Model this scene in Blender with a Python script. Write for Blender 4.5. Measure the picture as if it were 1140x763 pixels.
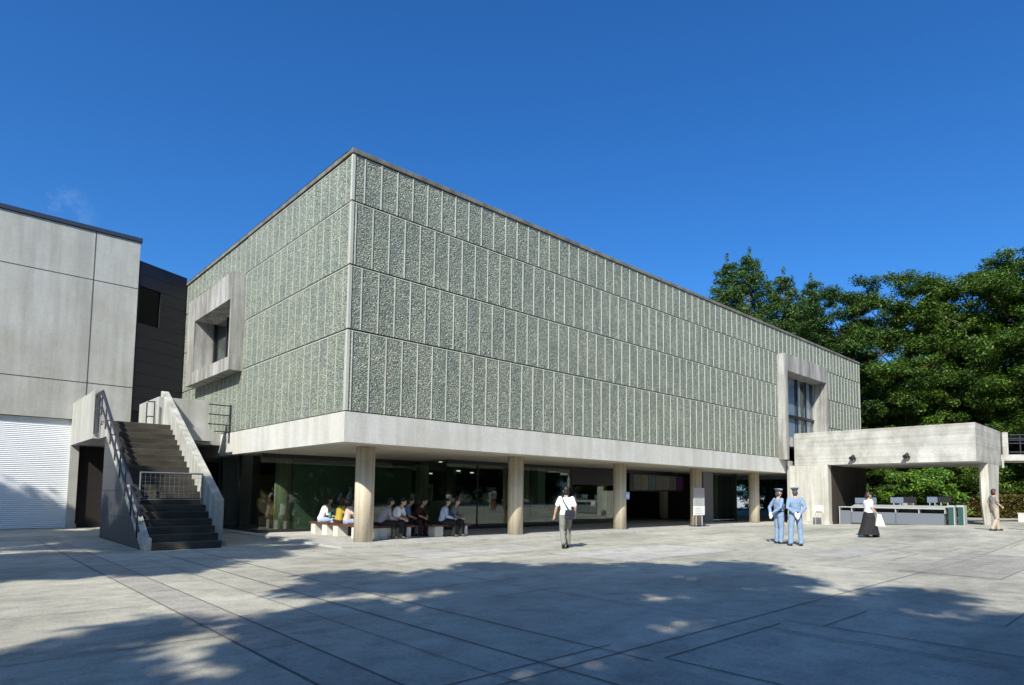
import bpy, bmesh, math, random
import numpy as np
from mathutils import Vector, Matrix
random.seed(7); RNG = np.random.default_rng(7)
for o in list(bpy.data.objects): bpy.data.objects.remove(o)
SC = bpy.context.scene
COL = SC.collection
PI = math.pi
# ------------------------------------------------------------------ camera
cd = bpy.data.cameras.new('camera'); cam = bpy.data.objects.new('camera', cd); COL.objects.link(cam)
yaw, pit, rol = 0.8101, 0.0735, 0.0105
fw = Vector((math.cos(yaw)*math.cos(pit), math.sin(yaw)*math.cos(pit), math.sin(pit)))
rt = Vector((math.sin(yaw), -math.cos(yaw), 0)); up = rt.cross(fw)
r2 = math.cos(rol)*rt + math.sin(rol)*up; u2 = -math.sin(rol)*rt + math.cos(rol)*up
M = Matrix((r2, u2, -fw)).transposed().to_4x4(); M.translation = Vector((-7.6437, -15.0992, 1.4514))
cam.matrix_world = M
cd.sensor_width = 36; cd.lens = 693.88*36/1140
cd.shift_x = (570-591.09)/1140; cd.shift_y = (499.76-381.5)/1140
cd.clip_start = .05; cd.clip_end = 3000
SC.camera = cam
# ------------------------------------------------------------------ light
PHI, ELEV = math.radians(29.5), math.radians(39)      # direction the light travels (from +X), sun elevation
ld = Vector((math.cos(PHI)*math.cos(ELEV), math.sin(PHI)*math.cos(ELEV), -math.sin(ELEV)))
w = bpy.data.worlds.new('World'); SC.world = w; w.use_nodes = True
nt = w.node_tree; nt.nodes.clear()
def N(nt, t, **k):
    n = nt.nodes.new(t)
    for a, b in k.items():
        if a in n.inputs.keys() if isinstance(a, str) else False: n.inputs[a].default_value = b
        else: setattr(n, a, b)
    return n
sky = nt.nodes.new('ShaderNodeTexSky'); sky.sky_type = 'NISHITA'; sky.sun_disc = False
sky.sun_elevation = ELEV
sd = -ld; sky.sun_rotation = math.atan2(sd.x, sd.y)
sky.altitude = 0; sky.air_density = 1.0; sky.dust_density = 1.7; sky.ozone_density = 3.5
hs = nt.nodes.new('ShaderNodeHueSaturation'); hs.inputs['Saturation'].default_value = 1.25; hs.inputs['Value'].default_value = 1.0
mt = nt.nodes.new('ShaderNodeMixRGB'); mt.blend_type = 'MULTIPLY'; mt.inputs['Fac'].default_value = 1; mt.inputs['Color2'].default_value = (.58, .98, 1.32, 1)
bg = nt.nodes.new('ShaderNodeBackground'); bg.inputs['Strength'].default_value = .098
wo = nt.nodes.new('ShaderNodeOutputWorld')
# a thin wisp of cloud low in the sky
tc = nt.nodes.new('ShaderNodeTexCoord'); dist = nt.nodes.new('ShaderNodeVectorMath'); dist.operation = 'DISTANCE'
WD = Vector((0.092, 0.934, 0.345)).normalized()
dist.inputs[1].default_value = WD
mr = nt.nodes.new('ShaderNodeMapRange'); mr.inputs['From Min'].default_value = .0; mr.inputs['From Max'].default_value = .045
mr.inputs['To Min'].default_value = 1; mr.inputs['To Max'].default_value = 0; mr.interpolation_type = 'SMOOTHSTEP'
nz = nt.nodes.new('ShaderNodeTexNoise'); nz.inputs['Scale'].default_value = 16; nz.inputs['Detail'].default_value = 6; nz.inputs['Roughness'].default_value = .65
nr = nt.nodes.new('ShaderNodeMapRange'); nr.inputs['From Min'].default_value = .48; nr.inputs['From Max'].default_value = .8; nr.inputs['To Max'].default_value = .35
mul = nt.nodes.new('ShaderNodeMath'); mul.operation = 'MULTIPLY'
mx = nt.nodes.new('ShaderNodeMixRGB'); mx.inputs['Color2'].default_value = (5.2, 6.6, 8.2, 1)
L = nt.links.new
L(tc.outputs['Generated'], dist.inputs[0]); L(dist.outputs['Value'], mr.inputs['Value']); L(tc.outputs['Generated'], nz.inputs['Vector'])
L(nz.outputs['Fac'], nr.inputs['Value']); L(mr.outputs[0], mul.inputs[0]); L(nr.outputs[0], mul.inputs[1])
L(sky.outputs[0], hs.inputs['Color']); L(hs.outputs[0], mt.inputs['Color1']); L(mt.outputs[0], mx.inputs['Color1']); L(mul.outputs[0], mx.inputs['Fac'])
L(mx.outputs[0], bg.inputs[0]); L(bg.outputs[0], wo.inputs[0])
sl = bpy.data.lights.new('sun', 'SUN'); sl.energy = 5.0; sl.angle = math.radians(.53); sl.color = (1, .955, .85)
so = bpy.data.objects.new('sun', sl); COL.objects.link(so); so.rotation_euler = ld.to_track_quat('-Z', 'Y').to_euler(); so.location = (-60, -40, 60)
SC.view_settings.view_transform = 'Standard'; SC.view_settings.look = 'None'; SC.view_settings.gamma = 1; SC.view_settings.exposure = .47
SC.view_settings.use_curve_mapping = False
SC.render.engine = 'CYCLES'; SC.render.resolution_x = 1024; SC.render.resolution_y = 685
SC.cycles.max_bounces = 8; SC.cycles.transparent_max_bounces = 12

# ------------------------------------------------------------------ helpers
def tag(o, label=None, cat=None, group=None, kind=None):
    if label: o['label'] = label
    if cat: o['category'] = cat
    if group: o['group'] = group
    if kind: o['kind'] = kind
    return o
def empty(name, loc, label, cat, group=None, rz=0):
    o = bpy.data.objects.new(name, None); COL.objects.link(o); o.location = loc; o.rotation_euler = (0, 0, rz)
    o.empty_display_size = .3
    return tag(o, label, cat, group)
class MB:
    """collects shapes, then links them as ONE mesh object"""
    def __init__(s): s.v = []; s.f = []
    def add(s, vs, fs):
        b = len(s.v); s.v += [tuple(v) for v in vs]; s.f += [tuple(i+b for i in f) for f in fs]; return s
    def box(s, a, b, bev=0):
        x0, y0, z0 = [min(p, q) for p, q in zip(a, b)]; x1, y1, z1 = [max(p, q) for p, q in zip(a, b)]
        return s.add([(x0,y0,z0),(x1,y0,z0),(x1,y1,z0),(x0,y1,z0),(x0,y0,z1),(x1,y0,z1),(x1,y1,z1),(x0,y1,z1)],
              [(0,3,2,1),(4,5,6,7),(0,1,5,4),(1,2,6,5),(2,3,7,6),(3,0,4,7)])
    def prism(s, pts, axis, a, b):
        """polygon pts in the other two axes, extruded along axis from a to b"""
        n = len(pts)
        def P(p, t):
            q = list(p); q.insert(axis, t); return q
        vs = [P(p, a) for p in pts] + [P(p, b) for p in pts]
        fs = [tuple(range(n)), tuple(range(2*n-1, n-1, -1))] + [(i, i+n, (i+1) % n+n, (i+1) % n) for i in range(n)]
        return s.add(vs, fs)
    def tube(s, pts, rad, n=8, cap=True):
        pts = [Vector(p) for p in pts]
        if not hasattr(rad, '__len__'): rad = [rad]*len(pts)
        rings = []
        for i, p in enumerate(pts):
            d = (pts[min(i+1, len(pts)-1)] - pts[max(i-1, 0)]).normalized()
            h = Vector((0, 0, 1)) if abs(d.z) < .9 else Vector((1, 0, 0))
            a = d.cross(h).normalized(); b = d.cross(a)
            rings.append([p + (a*math.cos(2*PI*k/n) + b*math.sin(2*PI*k/n))*rad[i] for k in range(n)])
        vs = [v for r in rings for v in r]
        fs = [(i*n+k, i*n+(k+1) % n, (i+1)*n+(k+1) % n, (i+1)*n+k) for i in range(len(pts)-1) for k in range(n)]
        if cap: fs += [tuple(range(n-1, -1, -1)), tuple(range((len(pts)-1)*n, len(pts)*n))]
        return s.add(vs, fs)
    def ell(s, c, r, n=14, m=9, rot=None):
        vs = []; c = Vector(c)
        for i in range(m+1):
            t = PI*i/m
            for k in range(n):
                a = 2*PI*k/n; q = Vector((r[0]*math.sin(t)*math.cos(a), r[1]*math.sin(t)*math.sin(a), r[2]*math.cos(t)))
                if rot is not None: q = rot @ q
                vs.append(c+q)
        fs = [(i*n+k, (i+1)*n+k, (i+1)*n+(k+1) % n, i*n+(k+1) % n) for i in range(m) for k in range(n)]
        return s.add(vs, fs)
    def mesh(s, name, mat, bevel=0):
        me = bpy.data.meshes.new(name); me.from_pydata(s.v, [], s.f)
        bm = bmesh.new(); bm.from_mesh(me); bmesh.ops.remove_doubles(bm, verts=bm.verts, dist=1e-5)
        bmesh.ops.dissolve_degenerate(bm, dist=1e-6, edges=bm.edges)
        bmesh.ops.recalc_face_normals(bm, faces=bm.faces)
        if bevel:
            es = [e for e in bm.edges if len(e.link_faces) == 2 and e.calc_face_angle(0) > .6]
            bmesh.ops.bevel(bm, geom=es, offset=bevel, segments=2, affect='EDGES', profile=.6)
        bm.to_mesh(me); bm.free()
        me.materials.append(mat); return me
    def build(s, name, mat, parent=None, bevel=0, smooth=False):
        me = s.mesh(name, mat, bevel)
        if smooth: me.polygons.foreach_set('use_smooth', [True]*len(me.polygons))
        o = bpy.data.objects.new(name, me); COL.objects.link(o)
        if parent is not None:
            o.parent = parent
        return o
def rel(o, root):
    """parts are written in world coordinates; hang them under an Empty that stands elsewhere"""
    bpy.context.view_layer.update(); o.matrix_parent_inverse = root.matrix_basis.inverted(); return o
def copy_tree(o, parent=None):
    c = o.copy(); COL.objects.link(c)
    if parent is not None: c.parent = parent
    for ch in list(o.children): copy_tree(ch, c)
    return c
# ------------------------------------------------------------------ materials
def mat(name, base=(.5,.5,.5), rough=.8, metal=0, spec=.5):
    m = bpy.data.materials.new(name); m.use_nodes = True; b = m.node_tree.nodes['Principled BSDF']
    b.inputs['Base Color'].default_value = (*base, 1); b.inputs['Roughness'].default_value = rough; b.inputs['Metallic'].default_value = metal
    b.inputs['Specular IOR Level'].default_value = spec
    return m
def ramp(nt, stops):
    r = nt.nodes.new('ShaderNodeValToRGB'); e = r.color_ramp.elements
    while len(e) < len(stops): e.new(.5)
    for i, (p, c) in enumerate(stops): e[i].position = p; e[i].color = (*c, 1) if len(c) == 3 else c
    return r
def coords(nt, scale=(1,1,1), kind='Object', rot=(0,0,0)):
    t = nt.nodes.new('ShaderNodeTexCoord'); m = nt.nodes.new('ShaderNodeMapping'); m.inputs['Scale'].default_value = scale; m.inputs['Rotation'].default_value = rot
    nt.links.new(t.outputs[kind], m.inputs['Vector']); return m.outputs[0]
def noise(nt, vec, scale, detail=6, rough=.6):
    n = nt.nodes.new('ShaderNodeTexNoise'); n.inputs['Scale'].default_value = scale; n.inputs['Detail'].default_value = detail; n.inputs['Roughness'].default_value = rough
    nt.links.new(vec, n.inputs['Vector']); return n.outputs['Fac']
def mixc(nt, a, b, fac, mode='MIX'):
    m = nt.nodes.new('ShaderNodeMixRGB'); m.blend_type = mode
    for s, v in ((m.inputs['Color1'], a), (m.inputs['Color2'], b), (m.inputs['Fac'], fac)):
        if hasattr(v, 'is_linked'): nt.links.new(v, s)
        else: s.default_value = v if not isinstance(v, tuple) or len(v) == 4 else (*v, 1)
    return m.outputs[0]
def concrete(name, base, var=.2, stain=.35, board=None, grain=14, rough=.85, streak=(1.6,1.6,.14), bump=.15, tint=(1,.97,.9)):
    """cast concrete: cloudy tone, vertical water streaks, pores; board = axis-scaled formwork lines"""
    m = mat(name, base, rough); nt = m.node_tree; b = nt.nodes['Principled BSDF']; Lk = nt.links.new
    v = coords(nt)
    n1 = noise(nt, v, .7, 7, .62); n2 = noise(nt, coords(nt, streak), 1.5, 6, .65); n3 = noise(nt, v, grain, 4, .7)
    lo = tuple(c*(1-var)*t for c, t in zip(base, tint)); hi = tuple(min(1, c*(1+var*.6)) for c in base)
    r1 = ramp(nt, [(.3, lo), (.7, hi)]); Lk(n1, r1.inputs[0])
    r2 = ramp(nt, [(.38, tuple(1-stain*k for k in (1, 1.03, 1.1))), (.6, (1,1,1))]); Lk(n2, r2.inputs[0])
    c = mixc(nt, r1.outputs[0], r2.outputs[0], 1.0, 'MULTIPLY')
    r3 = ramp(nt, [(.3, (.86,.86,.86)), (.6, (1.05,1.05,1.05))]); Lk(n3, r3.inputs[0])
    c = mixc(nt, c, r3.outputs[0], .6, 'MULTIPLY')
    h = n3
    if board:
        w_ = nt.nodes.new('ShaderNodeTexNoise'); w_.inputs['Scale'].default_value = 1; w_.inputs['Detail'].default_value = 2
        Lk(coords(nt, board), w_.inputs['Vector'])
        r4 = ramp(nt, [(.35, (.8,.8,.79)), (.5, (1,1,1)), (.66, (1.1,1.09,1.07))]); Lk(w_.outputs['Fac'], r4.inputs[0])
        c = mixc(nt, c, r4.outputs[0], .75, 'MULTIPLY')
        a = nt.nodes.new('ShaderNodeMath'); a.operation = 'ADD'; Lk(n3, a.inputs[0]); Lk(w_.outputs['Fac'], a.inputs[1]); h = a.outputs[0]
    Lk(c, b.inputs['Base Color'])
    bp = nt.nodes.new('ShaderNodeBump'); bp.inputs['Strength'].default_value = bump; bp.inputs['Distance'].default_value = .02
    Lk(h, bp.inputs['Height']); Lk(bp.outputs[0], b.inputs['Normal'])
    return m
def aggregate(name):
    """green-grey pebbles set in precast panels"""
    m = mat(name, (.3,.34,.3), .75); nt = m.node_tree; b = nt.nodes['Principled BSDF']; Lk = nt.links.new
    v = coords(nt)
    vo = nt.nodes.new('ShaderNodeTexVoronoi'); vo.inputs['Scale'].default_value = 37; Lk(v, vo.inputs['Vector'])
    vo2 = nt.nodes.new('ShaderNodeTexVoronoi'); vo2.inputs['Scale'].default_value = 21; Lk(v, vo2.inputs['Vector'])
    sep = nt.nodes.new('ShaderNodeSeparateColor'); Lk(vo.outputs['Color'], sep.inputs[0])
    r = ramp(nt, [(0, (.082,.098,.084)), (.3, (.145,.167,.143)), (.55, (.205,.228,.194)), (.8, (.275,.292,.242)), (1, (.50,.50,.41))]); Lk(sep.outputs[0], r.inputs[0])
    n = noise(nt, v, 1.1, 5); rn = ramp(nt, [(.3, (.86,.9,.92)), (.7, (1.12,1.1,1.02))]); Lk(n, rn.inputs[0])
    c = mixc(nt, r.outputs[0], rn.outputs[0], 1.0, 'MULTIPLY')
    vp = nt.nodes.new('ShaderNodeTexNoise'); vp.inputs['Scale'].default_value = 1; vp.inputs['Detail'].default_value = 1
    Lk(coords(nt, (1.7, 1.7, .5)), vp.inputs['Vector']); rp = ramp(nt, [(.35, (.88,.9,.9)), (.65, (1.1,1.1,1.08))]); Lk(vp.outputs['Fac'], rp.inputs[0])
    c = mixc(nt, c, rp.outputs[0], .8, 'MULTIPLY')
    Lk(c, b.inputs['Base Color'])
    bp = nt.nodes.new('ShaderNodeBump'); bp.inputs['Strength'].default_value = .8; bp.inputs['Distance'].default_value = .025; bp.invert = True
    a = nt.nodes.new('ShaderNodeMath'); a.operation = 'ADD'; Lk(vo.outputs['Distance'], a.inputs[0]); Lk(vo2.outputs['Distance'], a.inputs[1])
    Lk(a.outputs[0], bp.inputs['Height']); Lk(bp.outputs[0], b.inputs['Normal'])
    return m
def glassy(name, tint=(.55,.62,.58), boost=1.0, ior=1.5):
    m = bpy.data.materials.new(name); m.use_nodes = True; nt = m.node_tree; nt.nodes.clear()
    o = nt.nodes.new('ShaderNodeOutputMaterial'); t = nt.nodes.new('ShaderNodeBsdfTransparent'); t.inputs[0].default_value = (*tint, 1)
    g = nt.nodes.new('ShaderNodeBsdfGlossy'); g.inputs['Roughness'].default_value = .015; g.inputs[0].default_value = (.9,.95,.93,1)
    f = nt.nodes.new('ShaderNodeFresnel')
    gg_ = nt.nodes.new('ShaderNodeNewGeometry'); ma = nt.nodes.new('ShaderNodeMath'); ma.operation = 'MULTIPLY_ADD'; ma.inputs[1].default_value = 1/ior-ior; ma.inputs[2].default_value = ior
    nt.links.new(gg_.outputs['Backfacing'], ma.inputs[0]); nt.links.new(ma.outputs[0], f.inputs[0])
    mu = nt.nodes.new('ShaderNodeMath'); mu.operation = 'MULTIPLY'; mu.use_clamp = True; mu.inputs[1].default_value = boost
    x = nt.nodes.new('ShaderNodeMixShader')
    nt.links.new(f.outputs[0], mu.inputs[0]); nt.links.new(mu.outputs[0], x.inputs[0]); nt.links.new(t.outputs[0], x.inputs[1]); nt.links.new(g.outputs[0], x.inputs[2]); nt.links.new(x.outputs[0], o.inputs[0])
    return m
def foliage(name, dark, light, yellow=None):
    m = mat(name, dark, .55, 0, .35); nt = m.node_tree; b = nt.nodes['Principled BSDF']; Lk = nt.links.new
    g = nt.nodes.new('ShaderNodeNewGeometry')
    st = [(0, dark), (.75, light)] + ([(1, yellow)] if yellow else [(1, light)])
    r = ramp(nt, st); Lk(g.outputs['Random Per Island'], r.inputs[0])
    n = noise(nt, coords(nt), .45, 3); r2_ = ramp(nt, [(.35, (.72,.8,.75)), (.65, (1.15,1.12,1))]); Lk(n, r2_.inputs[0])
    c = mixc(nt, r.outputs[0], r2_.outputs[0], 1.0, 'MULTIPLY'); Lk(c, b.inputs['Base Color'])
    tr = nt.nodes.new('ShaderNodeBsdfTranslucent'); Lk(c, tr.inputs[0]); x = nt.nodes.new('ShaderNodeMixShader'); x.inputs[0].default_value = .28
    o = nt.nodes['Material Output']; Lk(b.outputs[0], x.inputs[1]); Lk(tr.outputs[0], x.inputs[2]); Lk(x.outputs[0], o.inputs[0])
    return m
M_fascia = concrete('pale_concrete', (.56,.555,.53), .10, .16, bump=.06)
M_cop = concrete('weathered_concrete', (.20,.19,.165), .3, .4)
M_frame = concrete('window_concrete', (.39,.385,.37), .2, .5, streak=(2.2,2.2,.2))
M_hall = concrete('hall_concrete', (.41,.41,.39), .13, .22, streak=(1.3,1.3,.1), bump=.08)
M_cano = concrete('board_marked_concrete', (.47,.462,.44), .2, .3, board=(.12,.12,7.5), streak=(.8,.8,.5), bump=.35)
M_canov = concrete('vertical_board_concrete', (.50,.488,.45), .18, .28, board=(8,8,.12), bump=.35)
M_col = concrete('column_concrete', (.62,.55,.44), .07, .14, board=(14,14,.15), streak=(4,4,.2))
M_soff = concrete('soffit_concrete', (.50,.46,.38), .08, .1)
M_par = concrete('parapet_concrete', (.46,.46,.43), .12, .42, streak=(1.5,2.4,.25))
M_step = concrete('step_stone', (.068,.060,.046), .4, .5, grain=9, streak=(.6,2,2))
M_agg = aggregate('pebble_aggregate')
M_white = concrete('joint_concrete', (.47,.48,.435), .08, .12)
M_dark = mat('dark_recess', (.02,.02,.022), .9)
M_black = mat('black_metal', (.015,.015,.018), .4)
M_steel = mat('painted_steel', (.028,.028,.042), .55)
M_grey = mat('grey_metal', (.14,.155,.18), .55, .05)
M_lgrey = mat('light_grey_metal', (.40,.41,.42), .5, .2)
M_glass = glassy('wall_glass', (.66,.74,.69), 2.0)
M_wglass = glassy('window_glass', (.75,.8,.84), 1.2)
M_wood = concrete('bench_wood', (.12,.045,.022), .3, .3, streak=(1,8,1), rough=.6)
M_lamp = mat('lamp_glow', (1,1,1)); M_lamp.node_tree.nodes['Principled BSDF'].inputs['Emission Color'].default_value = (1,.95,.85,1); M_lamp.node_tree.nodes['Principled BSDF'].inputs['Emission Strength'].default_value = 1.2
M_bench = concrete('bench_concrete', (.66,.66,.64), .1, .15)
# ------------------------------------------------------------------ ground
def sm(t): t = min(1, max(0, t)); return t*t*(3-2*t)
def gz(x, y): return .030*min(9.5, max(0, -y))*sm((x-9)/15)
def axis(a, b, fine0, fine1, step, far):
    v = list(np.arange(fine0, fine1+1e-6, step)); s = step
    x = fine1
    while x < b: s *= 1.5; x += s; v.append(min(x, b))
    s = step; x = fine0
    while x > a: s *= 1.5; x -= s; v.insert(0, max(x, a))
    return v
gx = axis(-900, 1200, -14, 46, .5, 0); gy = axis(-900, 1200, -20, 18, .5, 0)
gm = MB(); gm.v = [(x, y, gz(x, y)) for y in gy for x in gx]; nx = len(gx)
gm.f = [(j*nx+i, j*nx+i+1, (j+1)*nx+i+1, (j+1)*nx+i) for j in range(len(gy)-1) for i in range(nx-1)]
def paving_mat(name, base, worn=.22):
    m = mat(name, base, .72, 0, .4); nt = m.node_tree; b = nt.nodes['Principled BSDF']; Lk = nt.links.new; v = coords(nt)
    a = noise(nt, coords(nt, (1.0, 2.4, 1)), .22, 8, .68); c2 = noise(nt, v, 2.2, 8, .72); c3 = noise(nt, v, 26, 5, .85)
    r1 = ramp(nt, [(.3, tuple(k*(1-worn) for k in base)), (.5, base), (.72, tuple(k*(1+worn) for k in base))]); Lk(a, r1.inputs[0])
    rr = ramp(nt, [(.34, (.68,.68,.69)), (.5, (1,1,1)), (.66, (1.18,1.18,1.15))]); Lk(c2, rr.inputs[0])
    r3 = ramp(nt, [(.34, (.52,.52,.52)), (.48, (1,1,1)), (.7, (1.15,1.15,1.15))]); Lk(c3, r3.inputs[0])
    c = mixc(nt, r1.outputs[0], rr.outputs[0], .85, 'MULTIPLY'); c = mixc(nt, c, r3.outputs[0], .9, 'MULTIPLY')
    vo = nt.nodes.new('ShaderNodeTexVoronoi'); vo.inputs['Scale'].default_value = 5.5; Lk(v, vo.inputs['Vector'])
    rs = ramp(nt, [(.03, (.45,.45,.46)), (.07, (1,1,1))]); Lk(vo.outputs['Distance'], rs.inputs[0])
    c = mixc(nt, c, rs.outputs[0], .6, 'MULTIPLY')
    # big cast slabs differ a little in tone
    br = nt.nodes.new('ShaderNodeTexBrick'); br.inputs['Scale'].default_value = 1; br.inputs['Brick Width'].default_value = 6.1; br.inputs['Row Height'].default_value = 2.4
    br.inputs['Mortar Size'].default_value = 0; br.inputs['Color1'].default_value = (.84,.84,.85,1); br.inputs['Color2'].default_value = (1.10,1.09,1.07,1); Lk(coords(nt, (1,1,1)), br.inputs['Vector'])
    c = mixc(nt, c, br.outputs['Color'], .8, 'MULTIPLY')
    Lk(c, b.inputs['Base Color'])
    bp = nt.nodes.new('ShaderNodeBump'); bp.inputs['Strength'].default_value = .35; bp.inputs['Distance'].default_value = .012
    ad = nt.nodes.new('ShaderNodeMath'); ad.operation = 'ADD'; Lk(c3, ad.inputs[0]); Lk(c2, ad.inputs[1]); Lk(ad.outputs[0], bp.inputs['Height']); Lk(bp.outputs[0], b.inputs['Normal'])
    return m
M_ground = paving_mat('plaza_concrete', (.38,.365,.305), .36)
M_band = paving_mat('warm_paving', (.335,.315,.275), .2)
M_pale = paving_mat('pale_paving', (.43,.415,.38), .22)
M_joint = mat('dark_paving_joint', (.13,.125,.115), .9)  # plain dark tone of the paving joints
M_floor = paving_mat('porch_concrete', (.46,.45,.41), .1)
tag(gm.build('ground', M_ground), kind='structure')
def strip(mb, p, q, wd, dz):
    p = Vector((*p, 0)); q = Vector((*q, 0)); d = (q-p); n = max(1, int(d.length/.5)); d.normalize(); s = Vector((-d.y, d.x, 0))*wd/2
    b = len(mb.v)
    for i in range(n+1):
        c = p.lerp(q, i/n)
        for e in (c-s, c+s): mb.v.append((e.x, e.y, gz(e.x, e.y)+dz))
    mb.f += [(b+2*i, b+2*i+1, b+2*i+3, b+2*i+2) for i in range(n)]
def sheet(name, x0, x1, y0, y1, m, dz=.004):
    mb = MB(); xs = np.linspace(x0, x1, max(2, int((x1-x0)/.5)+1)); ys = np.linspace(y0, y1, max(2, int((y1-y0)/.5)+1)); n = len(xs)
    mb.v = [(x, y, gz(x, y)+dz) for y in ys for x in xs]; mb.f = [(j*n+i, j*n+i+1, (j+1)*n+i+1, (j+1)*n+i) for j in range(len(ys)-1) for i in range(n-1)]
    return tag(mb.build(name, m), kind='structure')
sheet('paving_band', -5.47, -5.0, -15.5, 8, M_band)
sheet('paving_slab', 6.5, 12.1, -12.7, -11.0, M_band, .0055)
sheet('paving_slab', .3, 4.6, -3.4, -1.5, M_pale)
sheet('paving_slab', 3.4, 8.2, -6.6, -4.2, M_pale)
sheet('paving_slab', 8.4, 12.0, -9.3, -8.4, M_pale)
jt = MB()
for (x, y0, y1, wd) in [(-5.47,8,-15.6,.028),(-5.0,8,-15.6,.028),(-4.3,0,-15,.012),(-3.77,1.3,-15,.03),(-3.0,1.8,-11.8,.022),(-.84,0,-14,.016),(-2.82,-11.8,-15,.024),
       (1.85,0,-11.3,.016),(4.65,-4,-14,.014),(6.15,-6.7,-11,.014),(6.4,-11,-14,.012),(8.3,-4,-8,.012),(10.8,-4,-9,.012),(12.1,-7,-12.7,.014),(16.9,-8,-13,.02),(-.3,-11.8,-15,.03),(-.95,-12,-15,.012),(3.85,-11.3,-14,.014),(1.3,-12.2,-15,.014),(21,-4,-14,.02)]:
    strip(jt, (x, y0), (x, y1), min(wd*.75,.018), .008)
for (x0, x1, y, wd) in [(-9,-5.47,-5.95,.014),(-9,-5.47,-8.35,.014),(-5.47,-5,-5.54,.012),(-5.47,-5,-9.14,.012),(-4.3,-3.77,-6.4,.012),(-4.8,-3.0,-8.2,.014),(-5,18,-11.42,.024),(-5,-2.8,-11.16,.02),(-2.8,-.5,-11.8,.02),
       (-.3,1.1,-12.2,.018),(1.3,9,-13.6,.03),(6.4,12,-12.7,.03),(8.9,10.9,-10.22,.02),(11.6,13.4,-9.45,.02),(12.1,13.6,-10.62,.016),(14.4,16.1,-11.58,.02),(-3,2,-7.02,.014),(-.5,.6,-6.66,.012),(-2.1,-.6,-8.27,.016),(-.8,12,-1.2,.014),(2,20,-4.2,.014),(5,25,-6.7,.014)]:
    strip(jt, (x0, y), (x1, y), min(wd*.75,.015), .006 if wd != .024 else .007)
tag(jt.build('paving_joints', M_joint), kind='structure')
pf = MB(); pf.box((.02,.0,-.03), (37.7, 30, .05)); tag(pf.build('porch_floor', M_floor, bevel=.008), kind='structure')
FZ = .05
# ------------------------------------------------------------------ museum
mus = empty('museum_building', (0,0,0), 'grey museum block clad in greenish pebble panels, raised on round concrete columns', 'museum')
Z0, Z1, S3, S2, S1, ZD, ZT, LL, WD_ = 2.779, 3.580, 5.759, 7.510, 9.264, 10.583, 10.732, 37.68, 36.0
def cut(r, h):
    """rectangle minus hole -> rectangles (a0,a1,b0,b1)"""
    a0,a1,b0,b1 = r; c0,c1,d0,d1 = h
    if c1 <= a0 or c0 >= a1 or d1 <= b0 or d0 >= b1: return [r]
    out = []
    if c0 > a0: out.append((a0,c0,b0,b1))
    if c1 < a1: out.append((c1,a1,b0,b1))
    m0, m1 = max(a0,c0), min(a1,c1)
    if d0 > b0: out.append((m0,m1,b0,d0))
    if d1 < b1: out.append((m0,m1,d1,b1))
    return out
HF = (25.2, 30.95, 2.75, 9.26)         # front window frame, on the facade
HS = (7.87, 13.15, 5.72, 9.26)         # side window box
rows = [(Z1+.03, S3), (S3+.045, S2), (S2+.045, S1), (S1+.045, ZD-.01)]
core = MB()
for r in cut((.09, LL-.09, Z0+.25, ZD), (HF[0]+.15, HF[1]-.15, 3.6, HF[3]-.1)): core.box((r[0], .09, r[2]), (r[1], .4, r[3]))
for r in cut((.4, WD_, Z0+.25, ZD), (HS[0]+.1, HS[1]-.1, HS[2]+.1, HS[3]-.1)): core.box((.09, r[0], r[2]), (.4, r[1], r[3]))
core.box((LL-.4, .4, Z0+.25), (LL-.09, WD_, ZD)); core.box((.4, WD_-.4, Z0+.25), (LL-.4, WD_-.05, ZD))
core.build('inner_wall', M_dark, mus)
rb = MB()
for row, (a, b) in enumerate(rows):
    pf = MB(); ps = MB()
    for r in cut((.0, LL, a, b), HF): pf.box((r[0], 0, r[2]), (r[1], .09, r[3]))
    pf.build('panel_row', M_agg, mus)
    for r in cut((.09, WD_, a, b), HS): ps.box((0, r[0], r[2]), (.09, r[1], r[3]))
    ps.build('panel_row', M_agg, mus)
pb = MB(); pb.box((LL-.09, .09, Z1+.03), (LL, WD_, ZD-.01)); pb.box((.09, WD_-.05, Z1+.03), (LL-.09, WD_+.05, ZD-.01)); pb.build('panel_row', M_agg, mus)
PW = .5115
for row, (a, b) in enumerate(rows):
    off = .13 if row % 2 == 0 else .355
    x = off
    while x < LL-.05:
        hw = .0125 + .004*random.random()
        for r in cut((x-hw, x+hw, a, b), (HF[0]-.05, HF[1]+.05, HF[2], HF[3])): rb.box((r[0], -.022, r[2]), (r[1], .001, r[3]))
        x += PW
    y = off
    while y < 26:
        for r in cut((y-.010, y+.010, a, b), (HS[0]-.05, HS[1]+.05, HS[2], HS[3])): rb.box((-.007, r[0], r[2]), (.001, r[1], r[3]))
        y += PW
    rb.box((-.022, -.022, a), (.06, .001, b)); rb.box((-.022, .001, a), (.001, .07, b)); rb.box((LL-.04, -.022, a), (LL+.01, .001, b))
    rb.box((.085, -.008, b-.03), (HF[0]-.06 if b < 9.3 else LL-.04, .001, b)); rb.box((-.008, .11, b-.03), (.001, HS[0]-.06, b))
rb.build('panel_joints', M_white, mus)
cp = MB(); cp.box((-.05,-.05,ZD+.02), (LL+.05, .5, ZT)); cp.box((-.05,.5,ZD+.02), (.5, WD_+.05, ZT)); cp.box((LL-.5,.5,ZD+.02), (LL+.05, WD_+.05, ZT)); cp.box((.5,WD_-.4,ZD+.02), (LL-.5, WD_+.05, ZT)); cp.build('coping', M_cop, mus, bevel=.012)
rf = MB(); rf.box((.5,.5,ZD-.25), (LL-.5, WD_-.45, ZD-.02)); rf.build('roof', M_cop, mus)
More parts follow.
